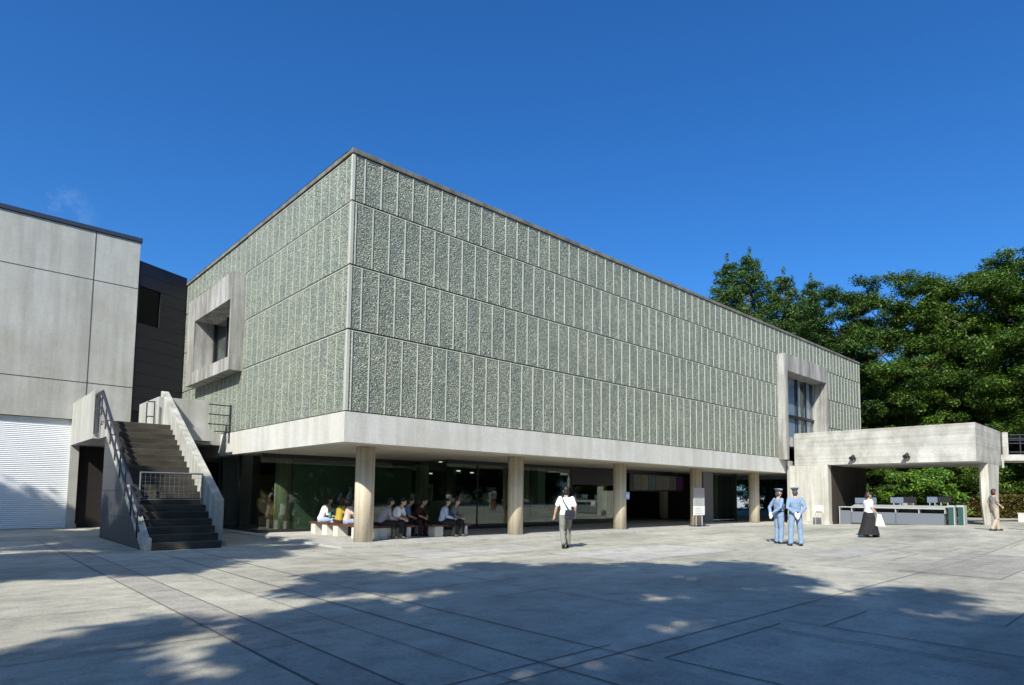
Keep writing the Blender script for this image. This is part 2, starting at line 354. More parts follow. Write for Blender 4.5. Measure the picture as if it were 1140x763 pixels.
fa = MB(); fa.box((-.02,-.02,Z0), (HF[0]-.02, .35, Z1)); fa.box((HF[1]+.02,-.02,Z0), (LL+.02, .35, Z1)); fa.box((HF[0]-.02,-.02,Z0), (HF[1]+.02,.35,3.465)); fa.box((-.02,.35,Z0), (.35, WD_, Z1)); fa.box((LL-.35,.35,Z0), (LL+.02, WD_, Z1))
fa.build('fascia', M_fascia, mus)
sf = MB(); sf.box((.35,.35,Z0+.012), (LL-.35, WD_-.1, Z0+.3)); sf.build('soffit', M_soff, mus)
# columns on a 5.9 m grid
CX = [1.3548+5.9055*i for i in range(7)]
cm = MB(); n = 40; cm.tube([(0,0,FZ-.04),(0,0,Z0+.02)], .2744, n); cme = cm.mesh('column', M_col)
cme.polygons.foreach_set('use_smooth', [len(p.vertices) == 4 for p in cme.polygons])
for j in range(3):
    for i, x in enumerate(CX):
        if j and x > 24 and j > 1: continue
        c = bpy.data.objects.new('column', cme); COL.objects.link(c); c.parent = mus; c.location = (x, 1.3272+5.9055*j, 0)
# projecting concrete window bays
def frame_front():
    t = MB(); x0, x1, _, z1 = HF; yf = -.45; d = .62
    t.box((x0, yf, 3.47), (x0+.3, d, z1)); t.box((x1-.16, yf, 3.47), (x1, d, z1)); t.box((x0+.3, yf, 8.32), (x1-.16, d, z1-.0)); t.box((x0+.3, yf, 4.2), (x1-.16, d, 4.7))
    f = t.build('window_frame', M_frame, mus, bevel=.01)
    g = MB(); g.box((x0+.3, .40, 4.7), (x1-.16, .42, 8.32)); g.build('pane', M_wglass, f)
    m = MB(); 
    for x in (26.3, 27.15, 28.5, 29.7): m.box((x-.035, .33, 4.7), (x+.035, .40, 8.32))
    m.box((x0+.3, .31, 6.0), (x1-.16, .40, 6.16)); m.build('mullion', M_black, f)
    c = MB(); c.box((27.2, .47, 4.7), (28.42, .50, 8.3)); c.box((28.6,.47,4.7), (29.2,.50,8.3)); c.box((29.75,.47,4.7), (30.5,.50,8.3)); c.box((26.35,.47,4.7), (27.0,.50,6.0)); c.build('blind', mat('blind_cloth', (.75,.78,.82), .8), f)
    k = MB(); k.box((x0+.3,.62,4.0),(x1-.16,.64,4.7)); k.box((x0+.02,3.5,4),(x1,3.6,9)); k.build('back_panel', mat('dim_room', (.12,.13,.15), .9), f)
frame_front()
def frame_side():
    t = MB(); y0, y1, z0, z1 = HS; xf = -.46; d = .9
    t.box((xf, y0, z0), (d, y0+.14, z1)); t.box((xf, y1-.95, z0), (d, y1, z1)); t.box((xf, y0+.14, 8.28), (d, y1-.95, z1)); t.box((xf, y0+.14, z0), (d, y1-.95, 6.2))
    f = t.build('window_frame', M_frame, mus, bevel=.01)
    g = MB(); g.box((.34, y0+.14, 6.2), (.36, y1-.95, 8.28)); g.build('pane', M_wglass, f)
    for ya in (10.6, y0+.14, y1-1.03):
        m = MB(); m.box((.27, ya, 6.2), (.335, ya+.08, 8.28)); m.build('mullion', M_black, f)
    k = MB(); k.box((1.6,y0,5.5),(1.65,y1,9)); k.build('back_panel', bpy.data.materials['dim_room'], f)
frame_side()
# ground floor glazing
gl = MB()
def glz(p, q, z0=FZ+.1, z1=Z0+.01):
    (x0,y0),(x1,y1) = p, q
    if abs(x0-x1) < 1e-6: gl.box((x0-.006,y0,z0),(x0+.006,y1,z1))
    else: gl.box((x0,y0-.006,z0),(x1,y0+.006,z1))
glz((.42,6.9),(.42,11)); glz((.42,6.85),(6.8,6.85)); glz((6.8,4.86),(6.8,6.84)); glz((6.8,4.85),(14.0,4.85))
gw = gl.build('glass_wall', M_glass, mus); gl2 = MB(); gl2.box((23.4,2.944,FZ+.1),(25.9,2.956,Z0+.01)); gl2.build('glass_wall', M_glass, mus)
fr = MB()
fr.box((.36,6.79,FZ), (6.86,6.91,FZ+.1)); fr.box((.36,6.91,FZ),(.48,11,FZ+.1)); fr.box((6.8,4.79,FZ),(14,4.91,FZ+.1))
for (x, y) in [(.42,11.0),(.42,8.9)]: fr.box((x-.05,y-.05,FZ),(x+.05,y+.05,Z0+.01))
for (x, y) in [(8.35,4.85),(14.0,4.85),(25.9,2.95)]: fr.box((x-.02,y-.03,FZ),(x+.02,y+.03,Z0+.01))
fr.box((.48,6.81,Z0-.13),(6.8,6.89,Z0+.01)); fr.box((6.8,4.81,Z0-.13),(22.4,4.89,Z0+.01))
fr.build('glazing_frame', M_black, mus)
iw = MB(); iw.box((1.66,7.15,FZ),(6.7,7.3,2.5)); iw.build('display_wall', mat('display_wall_paint', (.26,.30,.25), .8), mus)
iw = MB(); iw.box((7.4,7.6,FZ),(9.2,7.8,1.15)); iw.build('counter_wall', mat('counter_paint', (.45,.46,.43), .8), mus)
iw = MB(); iw.box((1.2,9.2,FZ),(1.8,10.8,2.1)); iw.build('shelf_unit', mat('brown_shelf', (.20,.11,.06), .7), mus)
iw = MB(); iw.box((14.1,7.2,FZ),(14.6,7.7,Z0)); iw.build('pillar', mat('pillar_paint', (.62,.66,.62), .8), mus)
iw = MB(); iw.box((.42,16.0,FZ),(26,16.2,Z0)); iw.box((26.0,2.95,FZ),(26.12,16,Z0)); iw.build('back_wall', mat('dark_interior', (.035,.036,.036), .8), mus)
iw = MB(); iw.box((22.4,2.9,FZ),(23.38,3.0,Z0)); iw.build('grey_panel', mat('grey_panel_paint', (.16,.16,.19), .6), mus)
M_desk = mat('desk_paint', (.20,.23,.20), .7)
iw = MB(); iw.box((24.35,3.3,FZ),(24.6,3.5,Z0)); iw.build('inner_post', M_desk, mus)
iw = MB(); iw.box((9.4,8.2,FZ),(12.5,8.5,1.1)); iw.build('reception_desk', M_desk, mus)
iw = MB(); iw.box((16.2,7.8,FZ),(19.4,8.2,1.15)); iw.build('reception_desk', M_desk, mus)
iw = MB(); iw.box((14.0,4.9,1.95),(18.2,4.96,2.65)); iw.build('door_header', M_black, mus)
iw = MB(); iw.box((14.05,5.6,FZ),(18.3,5.62,1.9)); iw.build('entrance_glass', M_glass, mus)
# pale boxes added inside as painted glints, dimly seen through the glass
M_disp = mat('glint_white', (.55,.57,.55), .7)
for (x0,y0,x1,y1,z0,z1) in [(7.7,7.2,7.78,7.6,.9,1.7),(9.0,9.5,9.4,9.6,1.2,1.9),(10.4,7.0,10.9,7.05,1.0,1.5),(11.6,6.6,12.0,6.7,.9,2.2),(12.3,9.0,12.9,9.1,1.2,1.8)]:
    d = MB(); d.box((x0,y0,z0),(x1,y1,z1)); d.box(((x0+x1)/2-.02,(y0+y1)/2-.02,FZ),((x0+x1)/2+.02,(y0+y1)/2+.02,z0)); d.build('glint_box', M_disp, mus)
for k,(x,y) in enumerate([(3.2,9.5),(5.0,10.5),(8.5,9.0),(10.5,9.0),(12.5,10.5),(9.5,12.5),(12,13.5)]):
    d = MB(); d.tube([(x,y,Z0-.25),(x,y,Z0-.2)], .09, 12); d.build('ceiling_lamp', M_lamp, mus)
# poster board above the entrance
pbd = MB(); pbd.box((18.3,4.72,1.70),(23.3,4.80,2.62)); pb_o = pbd.build('poster_board', M_black, mus)
px = 18.6; pc = [(.16,.17,.15),(.20,.19,.14),(.10,.15,.17),(.19,.17,.16),(.22,.22,.20),(.18,.19,.17)]
for i, c_ in enumerate(pc):
    q = MB(); q.box((px,4.70,1.78),(px+.62,4.715,2.54)); m_ = mat('poster_paper', c_, .7)
    q.build('poster', m_, pb_o)
    l_ = MB()
    for k in range(5): l_.box((px+.06,4.697,2.42-.12*k),(px+.5-.07*(k % 3),4.699,2.45-.12*k))
    l_.build('lettering', mat('poster_ink', tuple(v*.45 for v in c_), .7), pb_o)
    px += .66
q = MB(); q.box((px,4.70,1.78),(px+.66,4.715,2.56)); q.build('poster', mat('purple_paper', (.13,.035,.17), .7), pb_o)
# recessed ceiling downlights in the soffit
 
for i, (x, y) in enumerate([(2.4,8.6),(4.4,8.6),(7.6,6.4),(9.9,6.4),(11.6,6.0),(16.2,5.8),(17.6,5.8),(13.0,6.2)]):
    d = MB(); d.tube([(x,y,Z0-.02),(x,y,Z0+.014)], .07, 14); d.build('downlight', M_lamp, mus)

# ------------------------------------------------------------------ canopy
GA = gz(26, -6)
can = empty('entrance_canopy', (28.8,-4.2,.1), 'board-marked concrete entrance canopy with one tapered fin leg, right of the museum', 'canopy')
CB, CT = 3.16, 4.91
b_ = MB(); b_.box((26.0,-8.68,CB),(31.6,-.5,CT)); rel(b_.build('roof_beam', M_cano, can, bevel=.012), can)
b_ = MB(); b_.box((26.004,-2.23,-.1),(31.5,-.08,CB-.0)); rel(b_.build('side_wall', M_canov, can, bevel=.01), can)
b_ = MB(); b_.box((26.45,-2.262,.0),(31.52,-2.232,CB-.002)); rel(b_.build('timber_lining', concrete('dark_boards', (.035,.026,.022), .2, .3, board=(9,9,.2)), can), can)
b_ = MB(); b_.box((25.985,-2.26,-.1),(26.42,-.06,.22)); rel(b_.build('plinth', M_cano, can), can)
b_ = MB()
vs = []
for (z, xa, xb, ya, yb) in [(0.0, 28.0,29.9,-8.74,-8.46), (1.2, 28.02,30.1,-8.72,-8.36), (CB, 28.2,30.9,-8.676,-8.30)]:
    vs += [(xa+.12,ya,z),(xb,ya,z),(xb,yb,z),(xa+.12,yb,z),(xa,yb-.08,z),(xa,ya+.08,z)]
fs = [tuple(range(5,-1,-1)), tuple(range(12,18))] + [(r_*6+k, r_*6+(k+1)%6, (r_+1)*6+(k+1)%6, (r_+1)*6+k) for r_ in range(2) for k in range(6)]
b_.add(vs, fs); rel(b_.build('fin_column', M_canov, can, bevel=.01), can)
M_fj = mat('joint_grey', (.3,.29,.27), .9)
for ya in (-5.86, -3.1):
    b_ = MB(); b_.box((25.996,ya,CB+.02),(26.002,ya+.016,CT-.02)); rel(b_.build('form_joint', M_fj, can), can)
def floodlight(y, lab):
    r_ = empty('floodlight', (26.0, y, 3.48), lab, 'floodlight', 'black floodlights on the canopy beam')
    a = MB(); a.box((-.03,-.05,-.05),(0,.05,.07)); a.tube([(-.02,0,.02),(-.14,0,.02)], .018, 8); a.build('bracket', M_black, r_)
    a = MB(); a.tube([(-.10,.0,.10),(-.19,.02,.03),(-.30,.05,-.05)], [.07,.085,.115], 12); a.build('lamp_housing', M_black, r_)
    a = MB(); a.tube([(-.12,-.11,-.02),(-.12,-.04,-.10)], .045, 10); a.build('control_box', M_black, r_)
floodlight(-3.55, 'black floodlight on the canopy beam, nearer to the museum wall')
floodlight(-5.97, 'black floodlight at the middle of the canopy beam, nearer to the fin leg')
# footbridge behind the canopy
brg = empty('footbridge', (31.6,-8.6,3.3), 'concrete footbridge with dark steel railing running off behind the canopy', 'footbridge')
p0 = Vector((31.3,-8.7,0)); dv = Vector((.55,-.835,0)); sv = Vector((.835,.55,0))
def bq(a, s, z): v = p0+dv*a+sv*s; return (v.x, v.y, z)
def bbox(mb, a0, a1, s0, s1, z0, z1):
    mb.add([bq(a0,s0,z0),bq(a1,s0,z0),bq(a1,s1,z0),bq(a0,s1,z0),bq(a0,s0,z1),bq(a1,s0,z1),bq(a1,s1,z1),bq(a0,s1,z1)], [(0,3,2,1),(4,5,6,7),(0,1,5,4),(1,2,6,5),(2,3,7,6),(3,0,4,7)])
t = MB(); bbox(t, 0, 12, 0, 2.2, 3.42, 3.72); rel(t.build('deck', M_cano, brg), brg)
t = MB(); bbox(t, .02, .12, -.02, .15, 3.05, 3.42); bbox(t, .1, .35, 0, .12, 3.72, 4.86); rel(t.build('end_post', M_cano, brg), brg)
t = MB()
for s_ in (.05, 2.1):
    for z in (4.72, 4.45, 3.85): t.tube([bq(.4,s_,z), bq(12,s_,z)], .028, 6)
    for k in range(9): t.tube([bq(.9+k*1.25,s_,3.6), bq(.9+k*1.25,s_,4.74)], .03, 6)
rel(t.build('railing', M_steel, brg), brg)
# ------------------------------------------------------------------ storage counter & sign boards under the canopy
def counter():
    r_ = empty('storage_counter', (26.9,-5.1,gz(27,-5)), 'long low blue-grey metal counter with slanted top under the canopy', 'counter')
    z0 = -.03
    a = MB(); a.box((.05,-2.05,z0),(.65,2.1,.60)); a.build('cabinet', M_grey, r_, bevel=.008)
    for k in range(2):
        y0 = -2.07+k*2.09; a = MB(); a.box((0,y0+.02,z0+.06),(.05,y0+2.06,.60)); a.build('front_panel', M_grey, r_, bevel=.006)
    a = MB(); a.prism([(0,.80),(.65,.92),(.65,.97),(0,.85)], 1, -2.1, 2.12); a.build('slanted_top', M_lgrey, r_)
    for y in (-2.08,-1.0,.02,1.05,2.07):
        a = MB(); a.box((.03,y-.02,.60),(.6,y+.02,.86)); a.build('divider', M_lgrey, r_)
    a = MB(); a.box((.55,-2.05,.60),(.6,2.1,.9)); a.build('back_panel', M_black, r_)
    s = empty('small_counter', (27.0,-2.72,gz(27,-2.6)), 'short grey metal counter unit standing against the dark canopy wall', 'counter')
    a = MB(); a.box((0,-.30,-.03),(.5,.30,.72)); a.build('cabinet', M_grey, s, bevel=.008)
    a = MB(); a.box((-.03,-.34,.88),(.55,.34,.93)); a.box((-.02,.29,.0),(.5,.33,.88)); a.build('table_top', M_lgrey, s)
    a = MB(); a.box((.45,-.3,.72),(.5,.3,.88)); a.build('back_panel', M_black, s)
counter()
M_teal = mat('dark_green_panel', (.02,.07,.06), .5)
for (x, y, lab) in [(26.95,-7.42,'narrow dark green upright panel beside the end of the long counter'), (27.05,-7.78,'narrow dark green upright panel nearest the fin leg')]:
    r_ = empty('upright_stand', (x,y,gz(x,y)), lab, 'stand', 'narrow upright stands by the counter')
    a = MB(); a.box((0,-.11,-.03),(.5,.11,.86)); a.build('panel', M_teal, r_, bevel=.01)
    a = MB(); a.box((-.02,-.15,.84),(.52,.15,.93)); a.box((-.01,-.15,0),(.5,-.11,.84)); a.build('frame', M_lgrey, r_)
M_scr = mat('pale_blue_board', (.13,.16,.22), .5)
for k, (ya, yb, m_, lab) in enumerate([(-3.45,-2.95,M_scr,'pale blue board behind the left end of the counter'), (-3.95,-3.72,M_scr,'narrow pale board just left of the woman in the black skirt'), (-5.2,-4.65,M_scr,'pale blue board in the middle behind the counter'), (-5.78,-5.25,M_black,'black board right of the middle pale blue board'),
                               (-6.68,-6.28,M_scr,'pale blue board behind the right end of the counter'), (-7.25,-6.72,M_black,'black board at the far right end of the counter')]):
    x = 27.75; r_ = empty('notice_board', (x,(ya+yb)/2,gz(x,ya)), lab, 'notice board', 'boards on posts behind the counter')
    hw = (yb-ya)/2+.02
    a = MB(); a.box((0,-hw,1.06),(.04,hw,1.36)); a.build('board', m_, r_, bevel=.006)
    a = MB(); a.box((.01,-.02-hw*.5,-.03),(.05,.02-hw*.5,1.07)); a.box((.01,-.02+hw*.5,-.03),(.05,.02+hw*.5,1.07)); a.build('post', M_lgrey, r_)
# small white notice by the canopy wall
r_ = empty('notice_stand', (25.3,-2.02,gz(25.3,-2)), 'small white notice on two thin legs against the canopy wall', 'notice')
a = MB(); a.box((0,-.21,.60),(.03,.21,.98)); a.build('plate', mat('cream_plate', (.66,.65,.60), .6), r_)
a = MB(); a.box((-.003,-.17,.62),(0,.17,.69)); a.build('lower_strip', mat('dim_strip', (.15,.15,.14), .6), r_)
a = MB(); a.box((0,-.2,-.02),(.025,-.175,.62)); a.build('leg', M_lgrey, r_); a = MB(); a.box((0,.175,-.02),(.025,.2,.62)); a.build('leg', M_lgrey, r_)
# tall sign board in front of the fourth column
r_ = empty('sign_stand', (18.56,.85,FZ-.0), 'tall grey and white sign board on a stand before the fourth column', 'sign')
a = MB(); a.box((-.46,-.02,.95),(.46,.02,1.80)); a.build('board', mat('sign_grey', (.42,.43,.42), .6), r_)
a = MB(); a.box((-.46,-.025,.52),(.46,.02,.95)); a.build('lower_board', mat('sign_white', (.78,.78,.76), .6), r_)
a = MB(); a.box((-.42,-.028,1.52),(.40,-.021,1.72)); a.build('heading', mat('sign_heading', (.50,.36,.35), .6), r_)
a = MB()
for k in range(7): a.box((-.38,-.031 if k < 3 else -.024,.60+.11*k+(.04 if k > 2 else 0)),(.28-.08*(k % 3),-.0255 if k < 3 else -.0205,.615+.11*k+(.04 if k > 2 else 0)))
a.build('lettering', mat('sign_ink', (.28,.28,.28), .6), r_)
for s_ in (-.28,.25):
    a = MB(); a.box((s_,-.02,.02),(s_+.04,.02,.52)); a.build('leg', M_lgrey, r_)
a = MB(); a.box((-.5,-.28,-.005),(.5,.25,.03)); a.build('base_plate', M_black, r_)
# paper notice on the third column
r_ = empty('paper_notice', (13.29,1.027,1.45), 'small blue and white paper notice taped on the third column', 'notice')
a = MB(); a.box((-.11,-.012,-.15),(.13,.0,.15)); a.build('sheet', mat('notice_blue', (.35,.5,.80), .6), r_)
a = MB(); a.box((-.07,-.016,-.08),(.09,-.0125,.06)); a.build('white_field', mat('notice_white', (.8,.8,.8), .6), r_)
r_.rotation_euler = (0,0,math.radians(-3))
# ------------------------------------------------------------------ concrete hall on the left
hall = empty('concrete_hall', (-8,14.3,0), 'pale concrete hall with a white roller shutter left of the stairs', 'building')
HY = 14.3; XE = -2.09
def hpart(mb, name, m, bevel=0, par=None): return rel(mb.build(name, m, hall, bevel), hall)
a = MB(); a.box((-30,HY,4.16),(XE,HY+.35,11.68)); a.box((XE-.35,HY+.35,0),(XE,HY+18,11.68)); a.box((-30,HY+17.6,0),(XE-.35,HY+18,11.68)); a.box((-4.0,HY,0),(-3.72,HY+.35,4.16)); a.box((-2.75,HY,0),(XE,HY+.35,4.16)); a.box((-3.72,HY+.02,3.16),(-2.75,HY+.35,4.16)); a.box((-30,HY,0),(-10.6,HY+.35,4.16))
hpart(a, 'wall', M_hall)
a = MB()
for z in (9.73,5.62,): a.box((-30,HY-.003,z-.018),(XE,HY+.001,z+.018))
a.box((-3.63,HY-.003,4.16),(-3.59,HY+.001,11.68)); a.box((-9.6,HY-.003,4.16),(-9.56,HY+.001,11.68))
hpart(a, 'wall_joint', mat('joint_dark', (.07,.07,.07), .9))
a = MB(); a.box((-30.1,HY-.06,11.7),(XE+.06,HY+18.1,11.86)); hpart(a, 'coping', mat('coping_metal', (.03,.035,.05), .4))
a = MB(); a.box((-10.6,HY-.03,-.02),(-3.72,HY+.0,.12)); 
# corrugated roller shutter
a = MB(); pts = []; z = .0; nn = 58; 
for k in range(nn*2+1):
    pts.append((HY+.14+(.016 if k % 2 else 0), .02+k*(4.12)/(nn*2)))
prof = pts+[(HY+.22,4.14),(HY+.22,.02)]
a.prism(prof, 0, -10.6, -4.0); hpart(a, 'roller_shutter', mat('white_shutter', (.74,.75,.76), .45, .1))
a = MB(); a.box((-3.72,HY+.2,0),(-2.75,HY+.26,3.15)); d_ = hpart(a, 'door', mat('dark_door', (.012,.008,.008), .7))
a = MB(); a.box((-4.02,HY-.05,0),(-3.68,HY+.0,.16)); hpart(a, 'pier_foot', M_hall)
# ------------------------------------------------------------------ dark clad annex between hall and museum
ann = empty('dark_annex', (-1,15.5,0), 'dark metal-clad annex wedged between the concrete hall and the museum', 'building')
P = Vector((-2.05,14.33,0)); Q = Vector((-.04,15.32,0)); dq = (Q-P).normalized(); nq = Vector((dq.y,-dq.x,0))
def aq(t, s, z): v = P+dq*t+nq*s; return (v.x, v.y, z)
def abox(mb, t0, t1, s0, s1, z0, z1):
    mb.add([aq(t0,s0,z0),aq(t1,s0,z0),aq(t1,s1,z0),aq(t0,s1,z0),aq(t0,s0,z1),aq(t1,s0,z1),aq(t1,s1,z1),aq(t0,s1,z1)], [(0,3,2,1),(4,5,6,7),(0,1,5,4),(1,2,6,5),(2,3,7,6),(3,0,4,7)])
TL = (Q-P).length
M_clad = mat('dark_cladding', (.022,.020,.027), .5, .1); M_brown = mat('brown_cladding', (.06,.035,.03), .7)
a = MB(); z = 4.7
while z < 10.9:
    z2 = min(z+.52, 10.95); 
    for (t0, t1) in ((0,TL),):
        if z2 > 8.35 and z < 9.75:
            abox(a, 0, .02, -.1, 0, z+.012, z2); abox(a, 1.0, TL, -.1, 0, z+.012, z2)
        else: abox(a, 0, TL, -.1, 0, z+.012, z2)
    z = z2
rel(a.build('cladding', M_clad, ann), ann)
a = MB(); abox(a, 0, TL, -4, -.11, 3.6, 10.9); rel(a.build('core_wall', M_dark, ann), ann)
a = MB(); abox(a, .02, 1.0, -.1, -.06, 8.3, 9.85); rel(a.build('window', mat('black_glass', (.003,.003,.004), .3, 0, .15), ann), ann)
a = MB(); abox(a, .55, TL-.3, -.1, -.02, 3.6, 4.7); rel(a.build('lower_wall', M_brown, ann), ann)
# ------------------------------------------------------------------ outdoor stairs
st = empty('outdoor_staircase', (-3.05,2.2,0), 'dark stone outdoor staircase with concrete parapet and steel handrail climbing between hall and museum', 'staircase')
def spart(mb, name, m, bevel=0, par=None, smooth=False):
    o = mb.build(name, m, st, bevel, smooth); return rel(o, st)
NS, RISE, RUN, SY = 20, .18, .29, 2.2
for k in range(NS):
    a = MB(); a.box((-3.80,SY+k*RUN,k*RISE-.05 if k else -.1),(-2.2,SY+(k+1)*RUN+.02 if k < NS-1 else 8.0,(k+1)*RISE)); 
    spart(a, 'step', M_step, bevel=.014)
a = MB(); a.prism([(2.35,-.1),(8.0,-.1),(8.0,3.35),(7.6,3.35),(2.35,.05)], 0, -3.78, -2.22); spart(a, 'stair_core', M_dark)
# tiled flank wall
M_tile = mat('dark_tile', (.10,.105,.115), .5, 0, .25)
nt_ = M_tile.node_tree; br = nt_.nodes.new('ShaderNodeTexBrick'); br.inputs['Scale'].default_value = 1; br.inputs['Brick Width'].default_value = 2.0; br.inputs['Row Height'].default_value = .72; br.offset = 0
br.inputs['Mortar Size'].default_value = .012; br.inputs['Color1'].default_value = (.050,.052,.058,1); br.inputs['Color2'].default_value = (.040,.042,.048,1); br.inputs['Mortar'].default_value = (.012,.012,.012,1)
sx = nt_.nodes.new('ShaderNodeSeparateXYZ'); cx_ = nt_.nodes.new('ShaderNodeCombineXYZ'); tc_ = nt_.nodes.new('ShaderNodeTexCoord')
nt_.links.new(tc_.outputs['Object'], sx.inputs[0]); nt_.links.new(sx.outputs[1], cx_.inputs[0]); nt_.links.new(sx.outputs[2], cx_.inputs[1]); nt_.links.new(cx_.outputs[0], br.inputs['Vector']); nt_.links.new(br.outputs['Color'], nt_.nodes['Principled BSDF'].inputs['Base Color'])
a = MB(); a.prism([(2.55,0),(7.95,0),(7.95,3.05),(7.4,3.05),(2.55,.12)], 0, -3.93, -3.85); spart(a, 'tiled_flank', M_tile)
a = MB(); a.prism([(2.2,0),(2.5,0),(7.7,3.10),(7.95,3.15),(7.95,3.63),(7.85,3.63),(2.45,.32),(2.2,.30)], 0, -3.95, -3.79); spart(a, 'stringer', M_par, bevel=.01)
# right parapet wall
a = MB(); a.prism([(2.85,-.02),(9.0,-.02),(9.0,3.15),(9.2,3.15),(9.2,4.88),(9.1,4.88),(2.85,1.22)], 0, -2.2, -1.98)
spart(a, 'parapet_wall', M_par, bevel=.012)
a = MB(); a.box((-2.22,2.7,-.02),(-1.93,2.86,.14)); spart(a, 'parapet_foot', M_par)
# sloping steel handrail and brackets
def srail(x, z0):
    a = MB(); sl = (4.60-.90)/(8.6-2.7)
    a.prism([(2.6,.86),(2.7,.80),(8.6,4.52),(9.75,4.55),(9.75,4.63),(8.55,4.62)], 0, x-.025, x+.03)
    a.prism([(2.75,.42),(8.6,4.05),(9.75,4.08),(9.75,4.13),(8.55,4.11),(2.75,.50)], 0, x-.015, x+.015)
    return a
spart(srail(-3.96,0), 'handrail', M_steel)
for k in range(8):
    y = 2.95+k*.80; zz = .86+(y-2.6)*.637
    a = MB(); a.box((-3.985,y-.03,zz-.95+.14),(-3.955,y+.03,zz-.02)); spart(a, 'rail_post', M_steel)
for y in (9.0,9.7):
    a = MB(); a.box((-3.985,y-.025,3.3),(-3.955,y+.025,4.6)); spart(a, 'rail_post', M_steel)
# landing, balustrades
a = MB(); a.box((-3.78,8.0,3.17),(-.80,HY-.02,3.6)); a.box((-.80,9.8,3.17),(-.02,HY-.02,3.6)); spart(a, 'landing_slab', M_hall)
a = MB(); a.box((-4.0,9.75,3.15),(-3.79,HY-.01,4.78)); spart(a, 'balustrade_wall', M_hall, bevel=.01)
a = MB(); a.box((-2.36,8.72,3.15),(-.78,8.87,4.63)); spart(a, 'balustrade_wall', M_hall, bevel=.01)
a = MB(); a.box((-2.36,8.87,3.6),(-2.22,11.5,4.63)); spart(a, 'balustrade_wall', M_hall, bevel=.01)
a = MB()
for z in (4.55,4.2,3.85,3.6): a.tube([(-.78,8.8,z),(-.03,8.8,z)], .022, 6)
a.box((-.06,8.77,3.2),(-.02,8.83,4.6)); spart(a, 'side_railing', M_steel)
a = MB()
for z in (4.45,3.95): a.tube([(-2.45,8.9,z),(-2.62,8.9,z),(-2.66,8.9,z-.1)], .022, 6)
a.tube([(-2.66,8.9,4.40),(-2.66,8.9,3.62)], .022, 6); a.tube([(-2.5,8.6,4.45),(-2.5,8.6,3.62)], .022, 6); spart(a, 'landing_rail', M_steel)
# back wall in the passage below the landing
a = MB(); a.box((-3.7,8.05,0),(-3.6,HY-.02,3.15)); 
a = MB(); a.box((-2.15,9.3,0),(-1.95,HY-.02,3.15)); spart(a, 'passage_wall', M_brown)
# mesh gate across the stairs
gt = empty('stair_gate', (-3.0,3.95,1.2), 'low silver wire mesh gate across the middle of the stairs', 'gate')
a = MB(); y = 3.95
for z in (1.21,1.93): a.tube([(-3.74,y,z),(-2.24,y,z)], .022, 8)
for x in (-3.74,-2.24): a.tube([(x,y,1.08),(x,y,1.95)], .022, 8)
rel(a.build('frame', M_grey, gt), gt)
a = MB()
for k in range(1,13): a.tube([(-3.74+k*.115,y,1.21),(-3.74+k*.115,y,1.93)], .003, 4)
for k in range(1,6): a.tube([(-3.74,y,1.21+k*.12),(-2.24,y,1.21+k*.12)], .003, 4)
rel(a.build('wire_mesh', M_grey, gt), gt)
# ------------------------------------------------------------------ benches under the museum
def bench(x0, y0, x1, y1, nleg, lab):
    c = Vector(((x0+x1)/2,(y0+y1)/2,FZ)); ln = math.hypot(x1-x0, y1-y0); an = math.atan2(y1-y0, x1-x0)
    r_ = empty('bench', c, lab, 'bench', 'benches under the raised museum', rz=an)
    a = MB(); a.box((-ln/2,-.21,.34),(ln/2,.21,.40)); a.build('seat', M_wood, r_, bevel=.008)
    for k in range(nleg):
        x = -ln/2+.3+(ln-.6)*k/(nleg-1); a = MB(); a.box((x-.16,-.19,-.01),(x+.16,.19,.34)); a.build('leg', M_bench, r_, bevel=.012)
bench(2.0,5.95,2.0,4.5,2,'brown-topped bench farthest left, where the woman in white sits')
bench(2.0,4.3,2.0,2.45,2,'brown-topped bench just left of the first column')
bench(1.95,1.98,3.4,1.98,2,'brown-topped bench right beside the first column, nearest the plaza')
bench(3.95,1.86,5.55,1.86,2,'brown-topped bench where the two people on the right sit')
bench(2.95,2.85,4.45,2.85,2,'brown-topped bench in the back, behind the bench by the column')
# ------------------------------------------------------------------ people
def remesh(mb, name, m, vox=.011, smooth=2):
    me = mb.mesh(name, m); o = bpy.data.objects.new(name, me); COL.objects.link(o)
    md = o.modifiers.new('r', 'REMESH'); md.mode = 'VOXEL'; md.voxel_size = vox; md.use_smooth_shade = True
    sm_ = o.modifiers.new('s', 'SMOOTH'); sm_.factor = .5; sm_.iterations = smooth
    dg = bpy.context.evaluated_depsgraph_get(); me2 = bpy.data.meshes.new_from_object(o.evaluated_get(dg))
    bpy.data.objects.remove(o); me2.name = name
    if not me2.materials: me2.materials.append(m)
    return me2
def limb(mb, p, r, n=12):
    """closed capsule-like tube along joints p with radii r"""
    pts = [Vector(q) for q in p]; P_, R_ = [], []
    d0 = (pts[0]-pts[1]).normalized(); d1 = (pts[-1]-pts[-2]).normalized()
    for k in (1, .8, .45): P_.append(pts[0]+d0*r[0]*k*.9); R_.append(r[0]*math.sqrt(max(.02, 1-k*k)))
    for i in range(len(pts)-1):
        for t in ((0, .5) if i < len(pts)-2 else (0, .5, 1)): P_.append(pts[i].lerp(pts[i+1], t)); R_.append(r[i]+(r[i+1]-r[i])*t)
    for k in (.45, .8, 1): P_.append(pts[-1]+d1*r[-1]*k*.9); R_.append(r[-1]*math.sqrt(max(.02, 1-k*k)))
    mb.tube(P_, R_, n)
